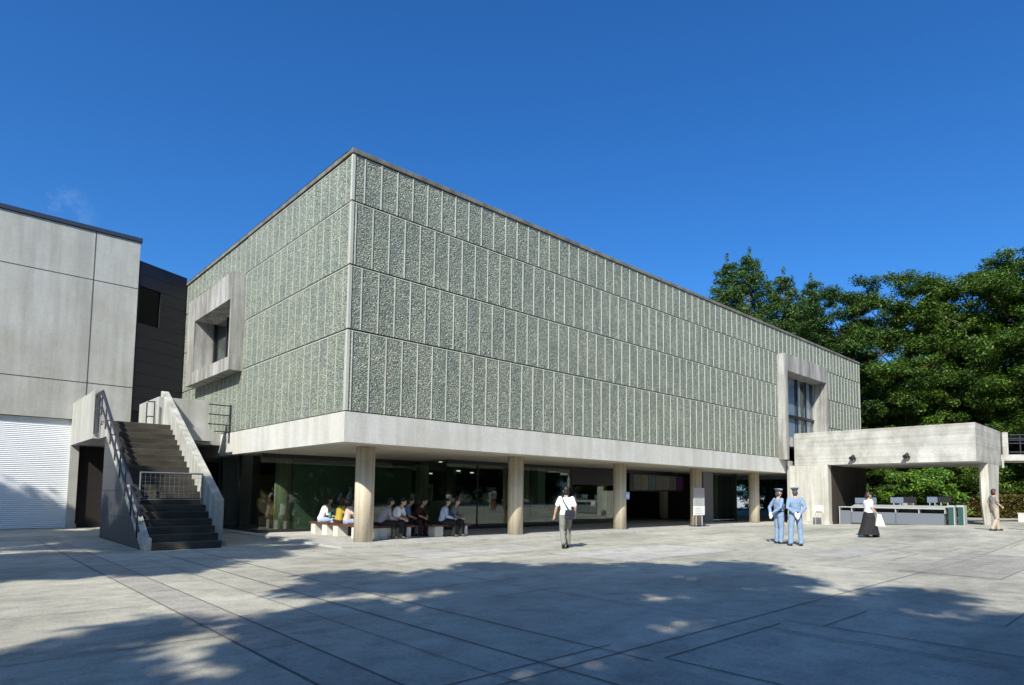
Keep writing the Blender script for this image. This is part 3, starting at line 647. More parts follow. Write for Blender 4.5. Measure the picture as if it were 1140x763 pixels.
def loft(mb, secs, n=20):
    """torso: list of (centre, half width along side, half depth, side vector, fwd vector)"""
    vs = []
    for c, a, b, s, f in secs:
        for k in range(n):
            t = 2*PI*k/n; ct, s_t = math.cos(t), math.sin(t)
            q = Vector(c)+Vector(s)*a*abs(ct)**.85*(1 if ct > 0 else -1)+Vector(f)*b*abs(s_t)**.85*(1 if s_t > 0 else -1); vs.append(q)
    fs = [tuple(range(n-1,-1,-1)), tuple(range((len(secs)-1)*n, len(secs)*n))] + [(i*n+k, i*n+(k+1)%n, (i+1)*n+(k+1)%n, (i+1)*n+k) for i in range(len(secs)-1) for k in range(n)]
    mb.add(vs, fs)
SKIN = mat('skin', (.50,.30,.20), .6); HAIR = mat('black_hair', (.012,.010,.010), .5); HAIRB = mat('brown_hair', (.045,.02,.014), .5)
M_shoe = mat('dark_shoe', (.02,.02,.022), .5); M_eye = mat('eye_dark', (.01,.01,.01), .3)
V = Vector
def cloth(name, c, r=.85):
    m = mat(name, c, r); nt = m.node_tree; b = nt.nodes['Principled BSDF']
    n = noise(nt, coords(nt), 9, 4); bp = nt.nodes.new('ShaderNodeBump'); bp.inputs['Strength'].default_value = .9; bp.inputs['Distance'].default_value = .05
    nt.links.new(n, bp.inputs['Height']); nt.links.new(bp.outputs[0], b.inputs['Normal']); return m
def stand_pose(H=1.70):
    k = H/1.70
    J = dict(pelvis=(0,0,.93), chest=(0,.0,1.25), neck=(0,-.015,1.43), head=(0,.01,1.585),
      shL=(-.165,-.01,1.375), elL=(-.21,-.04,1.11), haL=(-.21,.05,.87), shR=(.165,-.01,1.375), elR=(.21,-.04,1.11), haR=(.21,.05,.87),
      hiL=(-.09,0,.90), knL=(-.10,.02,.49), anL=(-.10,-.01,.085), hiR=(.09,0,.90), knR=(.10,.02,.49), anR=(.10,-.01,.085), toL=(-.11,.15,.03), toR=(.11,.15,.03))
    return {a: V(b)*k for a, b in J.items()}
def seat_pose(lean=.12, zs=.42, hands='lap', kneeout=.0, H=1.0):
    z = zs+.07; l = lean
    J = dict(pelvis=V((0,0,z+.02)), chest=V((0,l*.6,z+.33)), neck=V((0,l*1.05,z+.51)), head=V((0,l*1.25+.03,z+.665)))
    for s, S in ((-1,'L'),(1,'R')):
        J['sh'+S] = V((s*.155,l,z+.455)); J['hi'+S] = V((s*.085,.02,z)); J['kn'+S] = V((s*(.10+kneeout),.42,z+.02)); J['an'+S] = V((s*(.10+kneeout*.6),.40,.085)); J['to'+S] = V((s*(.11+kneeout*.6),.56,.03))
        J['el'+S] = V((s*.20,l+.06,z+.20)); J['ha'+S] = V((s*.06,l*.6+.30,z+.13))
    return J
def person(label, loc, yaw, J, top, bottom, sleeves='short', skirt=None, hair='short', hairm=None, cap=None, gloves=None, legs='long', group=None, fat=1.0, look=0.0, vox=.010, shoe=None, face_tilt=0.0, topname='shirt', botname='trousers', look_dir=None):
    k = 1.0; r_ = mat_ = None
    f = V((0,1,0)); s = V((1,0,0)); B = MB()
    pe, ch, ne, he = J['pelvis'], J['chest'], J['neck'], J['head']
    up_ = (ne-pe).normalized(); side = (J['shR']-J['shL']).normalized(); fwd_ = up_.cross(side).normalized()
    def tors(g, z0=0.0, z1=1.0):
        S = [(-.10,.135,.09),(0,.155,.105),(.10,.15,.10),(.28,.125,.092),(.5,.14,.10),(.72,.16,.105),(.86,.165,.088),(.95,.12,.07),(1.02,.055,.055)]
        out = []
        for t, a, b in S:
            if t < z0 or t > z1: continue
            c = pe.lerp(ch, min(1, t/.62)) if t < .62 else ch.lerp(ne, (t-.62)/.38)
            out.append((c, a*fat+g, b*fat+g, side, fwd_))
        return out
    loft(B, tors(0)); limb(B, [ne-up_*.03, he-V((0,0,.05))], [.055,.05])
    R3 = Matrix.Rotation(look, 3, 'Z') @ Matrix.Rotation(-face_tilt, 3, 'X')
    B.ell(he, (.072,.090,.112), 16, 12, R3); B.ell(he+R3 @ V((0,.022,-.065)), (.050,.062,.052), 12, 8, R3)
    limb(B, [he+R3@V((0,.083,.015)), he+R3@V((0,.104,-.022))], [.012,.017], 8)
    for q in (-1,1): B.ell(he+R3@V((q*.076,-.005,-.008)), (.012,.022,.032), 8, 6, R3)
    for S_, q in (('L',-1),('R',1)):
        sh, el, ha = J['sh'+S_], J['el'+S_], J['ha'+S_]
        limb(B, [sh, sh.lerp(el,.5), el, el.lerp(ha,.4), ha], [.052,.047,.038,.038,.026])
        d = (ha-el).normalized(); hd = J.get('hd'+S_, d); hd = V(hd).normalized(); pal = ha+hd*.05
        w_ = hd.cross(V((q,0,0)));  w_ = w_.normalized() if w_.length > .2 else V((0,1,0))
        limb(B, [ha, pal+hd*.02], [.028,.036])
        for fi, ln in ((-1.5,.060),(-.5,.072),(.5,.068),(1.5,.054)):
            b0 = pal+w_*fi*.019+hd*.02; nrm = hd.cross(w_).normalized()*(.3*q)
            limb(B, [b0, b0+(hd+nrm*.5).normalized()*ln*.55, b0+(hd+nrm*1.6).normalized()*ln], [.0105,.010,.0085], 8)
        limb(B, [ha+w_*.02+hd*.01, pal+w_*.048, pal+w_*.055+hd*.035], [.014,.012,.010], 8)
        hi, kn, an, to = J['hi'+S_], J['kn'+S_], J['an'+S_], J['to'+S_]
        limb(B, [hi, hi.lerp(kn,.5), kn, kn.lerp(an,.35), an], [.083*fat,.072*fat,.054,.055,.036]); limb(B, [an-V((0,0,.02)), to], [.036,.03])
    body = bpy.data.objects.new('person', remesh(B, 'person', SKIN, vox)); COL.objects.link(body)
    def part(mb, name, m, vx=None, sm_=2, par=body):
        o = bpy.data.objects.new(name, remesh(mb, name, m, vx or vox, sm_)); COL.objects.link(o); o.parent = par; return o
    # top
    T = MB(); loft(T, tors(.020, -.05, .97))
    for S_ in 'LR':
        sh, el, ha = J['sh'+S_], J['el'+S_], J['ha'+S_]
        if sleeves == 'long': limb(T, [sh, sh.lerp(el,.5), el, el.lerp(ha,.5), el.lerp(ha,.9)], [.068,.062,.054,.050,.044])
        elif sleeves == 'short': limb(T, [sh, sh.lerp(el,.45), sh.lerp(el,.72)], [.066,.066,.066])
    part(T, topname, top)
    if skirt:
        K = MB(); loft(K, skirt); part(K, 'skirt', bottom)
    else:
        K = MB(); loft(K, tors(.014, -.2, .2)); K.ell(pe-V((0,0,.03)), (.155*fat,.115*fat,.11))
        for S_ in 'LR':
            hi, kn, an = J['hi'+S_], J['kn'+S_], J['an'+S_]; e = an if legs == 'long' else kn.lerp(an,.25)
            pts = [hi, hi.lerp(kn,.5), kn, kn.lerp(e,.5), e]; limb(K, pts, [.100*fat,.09*fat,.078,.075,.070 if legs == 'long' else .07])
        part(K, botname, bottom)
    for S_ in 'LR':
        F = MB(); an, to = J['an'+S_], J['to'+S_]; d = (to-an); 
        limb(F, [an-d*.25-V((0,0,.035)), an+d*.4-V((0,0,.03)), to], [.042,.047,.038]); part(F, 'shoe', shoe or M_shoe)
        if gloves:
            G_ = MB(); ha, el = J['ha'+S_], J['el'+S_]; hd = V(J.get('hd'+S_, ha-el)).normalized(); limb(G_, [ha-hd*.02, ha+hd*.06, ha+hd*.12], [.040,.048,.038]); part(G_, 'glove', gloves)
    hm = hairm or HAIR; Hh = MB()
    Hh.ell(he+R3@V((0,-.018,.030)), (.083,.092,.098), 16, 12, R3)
    if hair == 'short': Hh.ell(he+R3@V((0,-.045,-.035)), (.080,.062,.095), 14, 10, R3)
    if hair == 'bob': Hh.ell(he+R3@V((0,-.035,-.03)), (.092,.072,.115), 14, 10, R3)
    if hair == 'long': Hh.ell(he+R3@V((0,-.04,-.05)), (.095,.072,.13), 14, 10, R3); Hh.ell(he+R3@V((0,-.065,-.18)), (.09,.05,.14), 14, 10, R3)
    if hair == 'grey': Hh = MB(); Hh.ell(he+R3@V((0,-.04,-.03)), (.080,.068,.098), 14, 10, R3)
    part(Hh, 'hair', hm)
    for q in (-1,1):
        E_ = MB(); E_.ell(he+R3@V((q*.030,.082,.012)), (.012,.008,.007), 8, 6, R3); o = E_.build('eye', M_eye, body)
    if cap:
        C_ = MB(); C_.tube([he+R3@V((0,-.01,.055)), he+R3@V((0,-.01,.095))], [.094,.096], 20); C_.build('cap_band', cap[1], body)
        C_ = MB(); C_.tube([he+R3@V((0,-.008,.092)), he+R3@V((0,-.002,.118)), he+R3@V((0,.0,.132)), he+R3@V((0,-.0,.142))], [.098,.128,.122,.06], 20); cc = C_.build('cap_crown', cap[0], body, smooth=False)
        C_ = MB(); C_.ell(he+R3@V((0,.085,.052)), (.075,.055,.010), 14, 6, R3); C_.build('cap_visor', cap[2], body)
    body.location = loc; body.rotation_euler = (0,0,yaw)
    tag(body, label, 'person', group); return body
def heading(dx, dy): return math.atan2(dy, dx)-PI/2
T_white = cloth('white_cotton', (.80,.81,.83)); T_khaki = cloth('khaki_cotton', (.20,.205,.18)); T_navy = cloth('navy_canvas', (.010,.012,.030), .8)
T_blue = cloth('guard_blue', (.20,.285,.42)); T_glove = cloth('white_glove', (.82,.82,.80)); T_band = mat('cap_band_navy', (.03,.04,.09), .6); T_capgrey = cloth('cap_blue_grey', (.40,.46,.56))
# walking man, seen from behind
J = stand_pose(1.68)
J.update(knL=V((-.10,.03,.50)), anL=V((-.085,-.20,.17)), toL=V((-.085,-.10,.03)), knR=V((.09,.24,.53)), anR=V((.09,.26,.10)), toR=V((.09,.41,.05)),
   elL=V((-.27,-.06,1.12)), haL=V((-.31,.02,.89)), elR=V((.25,-.05,1.10)), haR=V((.25,.10,.90)))
hm = heading(.64,.77)
man = person('man in a white shirt and khaki trousers walking towards the museum', (4.86,-3.38,0), hm, J, T_white, T_khaki, sleeves='short', hair='short', fat=1.04)
bagr = empty('shoulder_bag', (4.86,-3.38,0), 'navy shoulder bag hanging at the right hip of the walking man', 'bag', rz=hm)
a = MB(); a.prism([(-.05,.78),(.20,.80),(.22,.98),(.20,1.04),(-.03,1.04),(-.06,.95)], 1, -.25, -.135); a.build('bag_body', T_navy, bagr, bevel=.02)
a = MB(); a.prism([(-.05,.90),(.205,.91),(.205,1.048),(-.04,1.05)], 1, -.258, -.13); a.build('bag_flap', T_navy, bagr, bevel=.01)
a = MB()
pts = [(.06,-.17,1.04),(-.02,-.16,1.16),(-.09,-.145,1.29),(-.125,-.10,1.41),(-.13,-.02,1.445),(-.12,.06,1.41),(-.06,.12,1.30),(.06,.145,1.15),(.17,.10,1.05),(.2,-.05,1.0),(.18,-.17,1.0)]
a.tube([V(p) for p in pts], .016, 6); a.build('strap', T_navy, bagr)
# two guards
def guard(label, x, y, yw, J, look=0):
    return person(label, (x,y,gz(x,y)), yw, J, T_blue, T_blue, sleeves='long', hair='grey', hairm=mat('greying_hair', (.05,.05,.05), .6), cap=(T_capgrey, T_band, M_black), gloves=T_glove, fat=1.06, look=look, topname='uniform_jacket')
J = stand_pose(1.72); J.update(elL=V((-.255,-.12,1.14)), haL=V((-.045,-.19,.96)), elR=V((.255,-.12,1.14)), haR=V((.045,-.21,.93)), knL=V((-.13,.0,.49)), knR=V((.13,.0,.49)), anL=V((-.15,-.02,.085)), anR=V((.15,-.02,.085)), toL=V((-.18,.13,.03)), toR=V((.18,.13,.03)), hdL=V((.35,0,-1)), hdR=V((-.35,0,-1)))
g1 = guard('taller security guard in light blue uniform seen from behind, hands clasped at his back', 11.0,-7.0, heading(.72,.60), J)
J = stand_pose(1.68); J.update(elL=V((-.27,-.13,1.12)), haL=V((-.05,-.26,.93)), elR=V((.27,-.13,1.12)), haR=V((.03,-.28,.91)), hdL=V((.2,-.1,-1)), hdR=V((-.2,-.1,-1)))
g2 = guard('security guard in light blue uniform standing in profile, left of his colleague', 11.42,-6.30, heading(.82,-.45), J, look=-.1)
for g_, zb in ((g1,1),(g2,1)):
    a = MB(); sec = [(V((0,0,.985)),.180,.132,V((1,0,0)),V((0,1,0))),(V((0,0,1.02)),.178,.130,V((1,0,0)),V((0,1,0)))]; loft(a, sec); a.build('belt', T_band, g_)
# woman in black skirt
J = stand_pose(1.56); J.update(elL=V((-.20,-.02,1.02)), haL=V((-.16,.17,.86)), elR=V((.20,.0,1.01)), haR=V((.19,.19,.82)), anL=V((-.08,.22,.08)), toL=V((-.08,.37,.04)), knL=V((-.08,.16,.45)), anR=V((.08,-.20,.12)), toR=V((.08,-.06,.04)), knR=V((.08,-.02,.45)))
X_, Y_ = V((1,0,0)), V((0,1,0))
sk = [(V((0,0,.93)),.155,.12,X_,Y_),(V((0,.0,.80)),.19,.16,X_,Y_),(V((0,.0,.55)),.21,.22,X_,Y_),(V((0,-.01,.3)),.23,.29,X_,Y_),(V((0,-.02,.09)),.24,.36,X_,Y_)]
hw_ = heading(.72,-.69)
lady = person('woman in a white top and long black skirt walking past the counter', (15.9,-7.44,gz(15.9,-7.44)), hw_, J, T_white, cloth('black_cloth', (.012,.012,.014)), sleeves='short', skirt=sk, hair='bob', hairm=HAIRB, fat=1.12, face_tilt=.35, topname='blouse')
bagw = empty('paper_bag', (15.9,-7.44,gz(15.9,-7.44)), 'white bag carried by the woman in the black skirt', 'bag', rz=hw_)
a = MB(); a.add([(.16,.10,.40),(.30,.10,.40),(.30,.40,.40),(.16,.40,.40),(.20,.18,.80),(.25,.18,.80),(.25,.29,.80),(.20,.29,.80)], [(0,3,2,1),(4,5,6,7),(0,1,5,4),(1,2,6,5),(2,3,7,6),(3,0,4,7)]); a.build('bag_body', mat('white_paper', (.8,.8,.82), .6), bagw, bevel=.01)
# far woman by the fin leg
J = stand_pose(1.58); J.update(knL=V((-.08,.12,.48)), anL=V((-.08,.16,.085)), toL=V((-.08,.31,.03)), anR=V((.08,-.16,.10)), toR=V((.08,-.02,.03)), elL=V((-.20,-.08,1.05)), haL=V((-.2,-.02,.80)), elR=V((.19,.0,1.03)), haR=V((.15,.17,.92)))
x, y = 21.6,-10.02
person('small dark-haired woman in grey-brown vest and trousers walking near the fin leg', (x,y,gz(x,y)), heading(.68,-.72), J, cloth('grey_brown_vest', (.26,.24,.21)), cloth('beige_trousers', (.40,.33,.26)), sleeves='short', hair='bob', hairm=HAIRB, topname='vest')
x, y = 22.6,-10.98
J = stand_pose(1.65); J.update(knL=V((-.08,.15,.48)), anL=V((-.08,.22,.085)), toL=V((-.08,.37,.03)), anR=V((.08,-.20,.12)), toR=V((.08,-.10,.03)))
person('pedestrian in red-brown trousers stepping out of the picture at the far right', (x,y,gz(x,y)), heading(.70,-.71), J, T_white, cloth('red_brown_trousers', (.40,.12,.08)), hair='short')
# people on the benches
def seated(label, x, y, dx, dy, top, bottom, lean=.15, hair='short', sleeves='short', tilt=.2, ko=0, look=0, zs=.40, hairm=None, legs='long', topname='shirt'):
    J = seat_pose(lean, zs, kneeout=ko)
    return person(label, (x,y,FZ), heading(dx,dy), J, top, bottom, sleeves=sleeves, hair=hair, face_tilt=tilt, look=look, vox=.013, hairm=hairm, legs=legs, topname=topname)
T_jean = cloth('pale_denim', (.30,.38,.55)); T_blk = bpy.data.materials['black_cloth']; T_lb = cloth('pale_blue_cotton', (.42,.52,.72)); T_bl = cloth('blue_cotton', (.10,.19,.38)); T_yel = cloth('mustard_cotton', (.38,.30,.03)); T_gr = cloth('lilac_grey_cotton', (.33,.31,.35))
T_dark = cloth('dark_red_cloth', (.06,.018,.02)); T_grd = cloth('mid_grey_cotton', (.16,.17,.19)); T_pk = cloth('pale_pink_cotton', (.55,.42,.38))
seated('black-haired woman in white blouse and pale trousers at the left end of the benches', 1.9,5.25, .75,-.66, T_white, T_jean, lean=.20, hair='bob', sleeves='long', tilt=.15, topname='blouse')
bg_ = MB(); bg_.box((-.16,-.05,0),(.16,.05,.20)); o_ = empty('handbag', (2.14,5.00,FZ+.54), 'green handbag on the lap of the woman in white', 'bag', rz=heading(.75,-.66)); bg_.build('bag_body', cloth('green_leather', (.01,.16,.09), .5), o_, bevel=.02); a = MB(); a.tube([(-.08,0,.19),(-.06,0,.27),(.06,0,.27),(.08,0,.19)], .01, 6); a.build('handle', bpy.data.materials['green_leather'], o_)
seated('brown-haired person in a mustard yellow top on the left benches', 1.98,4.12, .85,.0, T_yel, T_dark, lean=.10, hair='long', tilt=.05, hairm=HAIRB, topname='top')
seated('long-haired woman in jeans turned away, just left of the first column', 2.0,3.62, .9,-.3, T_pk, T_jean, lean=.12, hair='long', tilt=.25, topname='top')
seated('person with black bob in a lilac grey top, just right of the first column', 2.28,1.98, .9,-.45, T_gr, T_blk, lean=.22, hair='bob', tilt=.3, sleeves='long', topname='top')
seated('dark-haired person in a white shirt bending forward right of the first column', 2.66,2.0, .55,-.84, T_white, T_blk, lean=.30, hair='short', tilt=.5)
seated('person in a blue shirt reading with arms forward in the middle of the benches', 3.5,2.85, .8,-.6, T_bl, T_blk, lean=.26, hair='short', tilt=.35)
seated('person in dark red clothes leaning forward beside the one in blue', 4.0,2.8, .3,-.95, T_dark, T_dark, lean=.34, hair='short', tilt=.45, ko=.04)
seated('man in a pale blue shirt and black trousers on the right bench', 4.48,1.86, .75,-.65, T_lb, T_blk, lean=.12, hair='short', tilt=.1, sleeves='long')
seated('person in a grey top on the right bench, beside the man in pale blue', 4.86,1.92, .6,-.8, T_grd, T_blk, lean=.16, hair='short', tilt=.15, sleeves='long', hairm=HAIRB, topname='top')
bk = empty('backpack', (2.32,3.75,FZ), 'black backpack standing on the floor in front of the left benches', 'backpack'); a = MB(); a.box((-.12,-.15,0),(.12,.15,.30)); a.build('bag_body', T_blk, bk, bevel=.04); a = MB(); a.tube([(.0,-.03,.29),(0,0,.34),(0,.05,.29)], .012, 6); a.build('handle', T_blk, bk)
# ------------------------------------------------------------------ trees
def leaves(clumps, n, size, mname, droop=.0, seed=1, flat=.35):
    """n leaf sprays spread through the clump ellipsoids (c, rx, ry, rz); each spray a bent pair of triangles"""
    rg = np.random.default_rng(seed); C_ = np.array([c for c, *_ in clumps], float); R_ = np.array([r for _, r in clumps], float)
    vol = (R_[:,0]*R_[:,1]*R_[:,2])**.72; idx = rg.choice(len(C_), n, p=vol/vol.sum())
    d = rg.normal(size=(n,3)); d /= np.linalg.norm(d, axis=1)[:,None]; rad = rg.random(n)**.42
    # ragged surface
    c = C_[idx]+d*R_[idx]*rad[:,None]*(1+.16*rg.normal(size=n))[:,None]
    nrm = rg.normal(size=(n,3))*flat*1.6+np.array([0,0,1.0])+d*.55; nrm /= np.linalg.norm(nrm, axis=1)[:,None]
    t = rg.normal(size=(n,3)); t -= nrm*(t*nrm).sum(1)[:,None]; t /= np.linalg.norm(t, axis=1)[:,None]; b = np.cross(nrm, t)
    s = size*(.6+.8*rg.random(n))[:,None]
    v0 = c-t*s; v1 = c-b*s*.42+nrm*s*.10; v2 = c+t*s-nrm*s*droop; v3 = c+b*s*.42+nrm*s*.10
    vs = np.stack([v0,v1,v2,v3], 1).reshape(-1,3)
    me = bpy.data.meshes.new('crown'); me.vertices.add(4*n); me.vertices.foreach_set('co', vs.ravel()); me.loops.add(4*n); me.polygons.add(n)
    me.loops.foreach_set('vertex_index', np.arange(4*n)); me.polygons.foreach_set('loop_start', np.arange(0,4*n,4)); me.polygons.foreach_set('loop_total', np.full(n,4)); me.update(); me.validate()
    me.materials.append(mname); return me
M_bark = concrete('bark', (.10,.075,.055), .3, .4, streak=(6,6,.4), bump=.5)
F_broad = foliage('broad_leaf', (.028,.068,.011), (.090,.162,.020), (.17,.235,.03))
F_broad2 = foliage('broad_leaf_deep', (.020,.054,.014), (.066,.130,.024), (.13,.19,.03))
F_con = foliage('needle_leaf', (.028,.068,.018), (.070,.135,.03), (.11,.175,.035))
F_shrub = foliage('shrub_leaf', (.06,.13,.018), (.13,.25,.028), (.20,.32,.04))
F_hedge = foliage('hedge_leaf', (.085,.075,.018), (.15,.125,.025), (.16,.08,.03))
def broad(seed, h=19, spread=5.5, n=15000, lsize=.30, m=None, base=.16):
    rg = random.Random(seed); cl = []; tips = []
    lv = int(10*(1-base)/.8)+4
    for i in range(lv):
        z = h*(base+(.96-base)*i/(lv-1)); env = spread*math.sqrt(max(.06, 1-((z/h-.55)/.52)**2)) if z/h > .55 else spread*(.74+.26*(z/h-base)/(.55-base))
        k = max(2, int(env*1.15))
        for j in range(k):
            a = 2*PI*(j+rg.random()*.7)/k+i*1.3; r = env*(.48+.5*rg.random()); s = .75+.6*rg.random()
            if rg.random() < .14: continue
            c = (r*math.cos(a), r*math.sin(a), z+rg.uniform(-1.1,1.1)); tips.append(c)
            for q in range(4):
                e = 1.25*s; cl.append(((c[0]+rg.uniform(-e,e), c[1]+rg.uniform(-e,e), c[2]+rg.uniform(-.6,.6)), (e*rg.uniform(.4,.75),e*rg.uniform(.4,.75),.44*s*rg.uniform(.7,1.3))))
        cl.append(((rg.uniform(-1,1), rg.uniform(-1,1), z), (env*.30,env*.30,.5)))
    me = leaves(cl, n, lsize, m or F_broad, .25, seed)
    T = MB(); tr = [V((0,0,-.2))]; 
    for i in range(1,7): tr.append(V((rg.uniform(-.25,.25)*i*.5, rg.uniform(-.25,.25)*i*.5, h*.80*i/6)))
    T.tube(tr, [h*.018*(1-.13*i) for i in range(7)], 8)
    for c in tips[::2]:
        z = max(h*.10, c[2]-2.2-abs(c[0])*.2); i = min(5, int(z/(h*.80)*6)); f_ = tr[i].lerp(tr[i+1], .5); e = V(c)
        mid = f_.lerp(e,.5)+V((0,0,-.3)); T.tube([f_, mid, e], [.11,.07,.02], 5, cap=False)
    tm = T.mesh('trunk', M_bark); return me, tm
def conif(seed, h=22, spread=2.6, n=9000, lsize=.26, m=None):
    rg = random.Random(seed); cl = []; T = MB(); T.tube([(0,0,-.2),(0.1,0,h*.5),(0,.1,h*.99)], [.28,.17,.03], 8)
    z = h*.12
    while z < h*.985:
        f_ = (1-z/h); env = spread*(f_**.62)*(1.0 if f_ > .12 else .8)+.18; k = 5 if env > 1 else 4
        for j in range(k):
            a = 2*PI*(j+rg.random()*.8)/k; r = env*(.55+.55*rg.random()); s = .45+.30*env/2*rg.uniform(.7,1.3)
            e = (r*math.cos(a), r*math.sin(a), z+.25*r+rg.uniform(-.2,.2)); cl.append((e, (s*.85,s*.85,s*.55))); cl.append(((e[0]*.5,e[1]*.5,z), (s*.6,s*.6,s*.45)))
            if rg.random() < .5: T.tube([(0,0,z-.3), e], [.06,.015], 4, cap=False)
        z += .55+.5*f_
    cl.append(((0,0,h), (.18,.18,.5)))
    return leaves(cl, n, lsize, m or F_con, .1, seed, .7), T.mesh('trunk', M_bark)
def plant_tree(name, label, cat, x, y, z, meshes, group, rz=0, sc=1.0, crown='crown'):
    r_ = empty(name, (x,y,z), label, cat, group, rz); r_.scale = (sc,sc,sc)
    for nm, me in ((crown, meshes[0]), ('trunk', meshes[1])):
        o = bpy.data.objects.new(nm, me); COL.objects.link(o); o.parent = r_
    return r_
B1 = broad(11, 19, 5.6, 95000, .105, F_broad); B2 = broad(23, 19, 5.0, 90000, .105, F_broad2); B3 = broad(37, 19, 6.0, 100000, .11, F_broad, .10)
C1 = conif(5, 22, 4.6, 52000, .11); C2 = conif(9, 22, 4.2, 48000, .11)
GB = 'trees behind the museum and canopy'
for (nm, lab, x, y, ms, sc, rz) in [
  ('conifer_tree','tallest conifer, its pointed tip above the museum roof line',44.0,11.0,C1,23.4/22,0),
  ('conifer_tree','conifer farthest left, half hidden by the tallest conifer',44.4,13.4,C2,23.6/22,1),
  ('conifer_tree','second pointed conifer, right of the tallest one',44.4,8.1,C2,21.0/22,2.2),
  ('conifer_tree','third and lowest conifer, next to the broadleaf trees',46.2,6.5,C1,20.5/22,4),
  ('conifer_tree','dark conifer behind the right end of the museum roof',49,9.5,C2,19.5/22,3),
  ('broadleaf_tree','broadleaf tree directly behind the right end of the museum',45.5,3.4,B2,.96,1),
  ('broadleaf_tree','light green broadleaf tree rising above the canopy near the museum',47.5,-.3,B1,.98,2),
  ('broadleaf_tree','broadleaf tree with sky gaps above the middle of the canopy',52.5,-2.4,B3,1.01,.5),
  ('broadleaf_tree','tall broadleaf tree above the fin leg of the canopy',49.5,-5.3,B1,1.02,4.2),
  ('broadleaf_tree','tallest broadleaf tree at the right edge of the picture',49.0,-9.6,B3,1.03,2.6),
  ('broadleaf_tree','broadleaf tree partly out of the picture on the right, over the footbridge',47.0,-13.6,B2,1.02,3.3),
  ('broadleaf_tree','deep green tree far behind the tall trees at the right',60,-8,B2,1.0,5),
  ('broadleaf_tree','deep green tree far behind the canopy',61,0,B3,1.0,1.7),
  ('broadleaf_tree','deep green tree far behind the museum corner',60,8,B1,1.0,3.9),
  ('broadleaf_tree','low dense tree seen under the raised museum floor',52,13,B2,.8,.9),
  ('broadleaf_tree','low dense tree right of the one seen under the museum',46,1.5,B3,.55,.2)]:
    plant_tree(nm, lab, 'tree', x, y, 0, ms, GB, rz, sc)
# undergrowth trees filling the dark wood under the crowns
U1 = broad(51, 8, 4.0, 34000, .12, F_broad2, .05)
for k, (x, y, s) in enumerate([(54,-1.5,1.0),(52.5,-6,1.1),(50,-12,1.0),(56,4,1.05),(50,-16.5,1.1),(57,-9.5,1.1),(58,10,1.0),(56,15.5,1.0),(47,-19,1.0)]):
    lab = ['understorey tree in the shade behind the clipped hedge, behind the counter','understorey tree in the shade behind the fin leg','understorey tree in the shade below the footbridge','understorey tree in the shade beyond the museum corner','understorey tree just outside the right edge','understorey tree deep in the wood at the right','understorey tree seen between museum columns','understorey tree farthest left under the museum','understorey tree beyond the right edge, behind the footbridge'][k]
    plant_tree('understorey_tree', lab, 'tree', x, y, 0, U1, 'understorey trees', k*1.1, s)
# bright rounded shrub under the canopy opening
def shrub(name, label, x, y, rx, ry, h, n, ls, m, seed, group=None):
    rg = random.Random(seed); cl = []
    for k in range(34):
        a = rg.random()*2*PI; r = math.sqrt(rg.random()); z = h*(.12+.78*rg.random()); q = math.sqrt(max(.05,1-(z/h-.3)**2*1.3))
        cl.append(((rx*r*q*math.cos(a), ry*r*q*math.sin(a), z), (.55,.55,.34)))
    me = leaves(cl, n, ls, m, .2, seed, .5); T = MB()
    for k in range(7):
        a = k*.9; T.tube([(0,0,-.1),(math.cos(a)*rx*.3,math.sin(a)*ry*.3,h*.4),(math.cos(a)*rx*.6,math.sin(a)*ry*.6,h*.75)], [.06,.04,.015], 5, cap=False)
    r_ = empty(name, (x,y,gz(x,y)), label, 'shrub', group)
    o = bpy.data.objects.new('leaves', me); COL.objects.link(o); o.parent = r_
    o = bpy.data.objects.new('stem', T.mesh('stem', M_bark)); COL.objects.link(o); o.parent = r_
shrub('leafy_shrub','big bright green shrub seen through the canopy opening', 37.9,-3.5, 1.9,2.15, 3.35, 22000, .11, F_shrub, 3)
shrub('leafy_shrub','dark green bush right of the bright shrub, behind the fin leg', 48.5,-6.2, 2.2,2.0, 3.6, 12000, .15, F_broad2, 8)
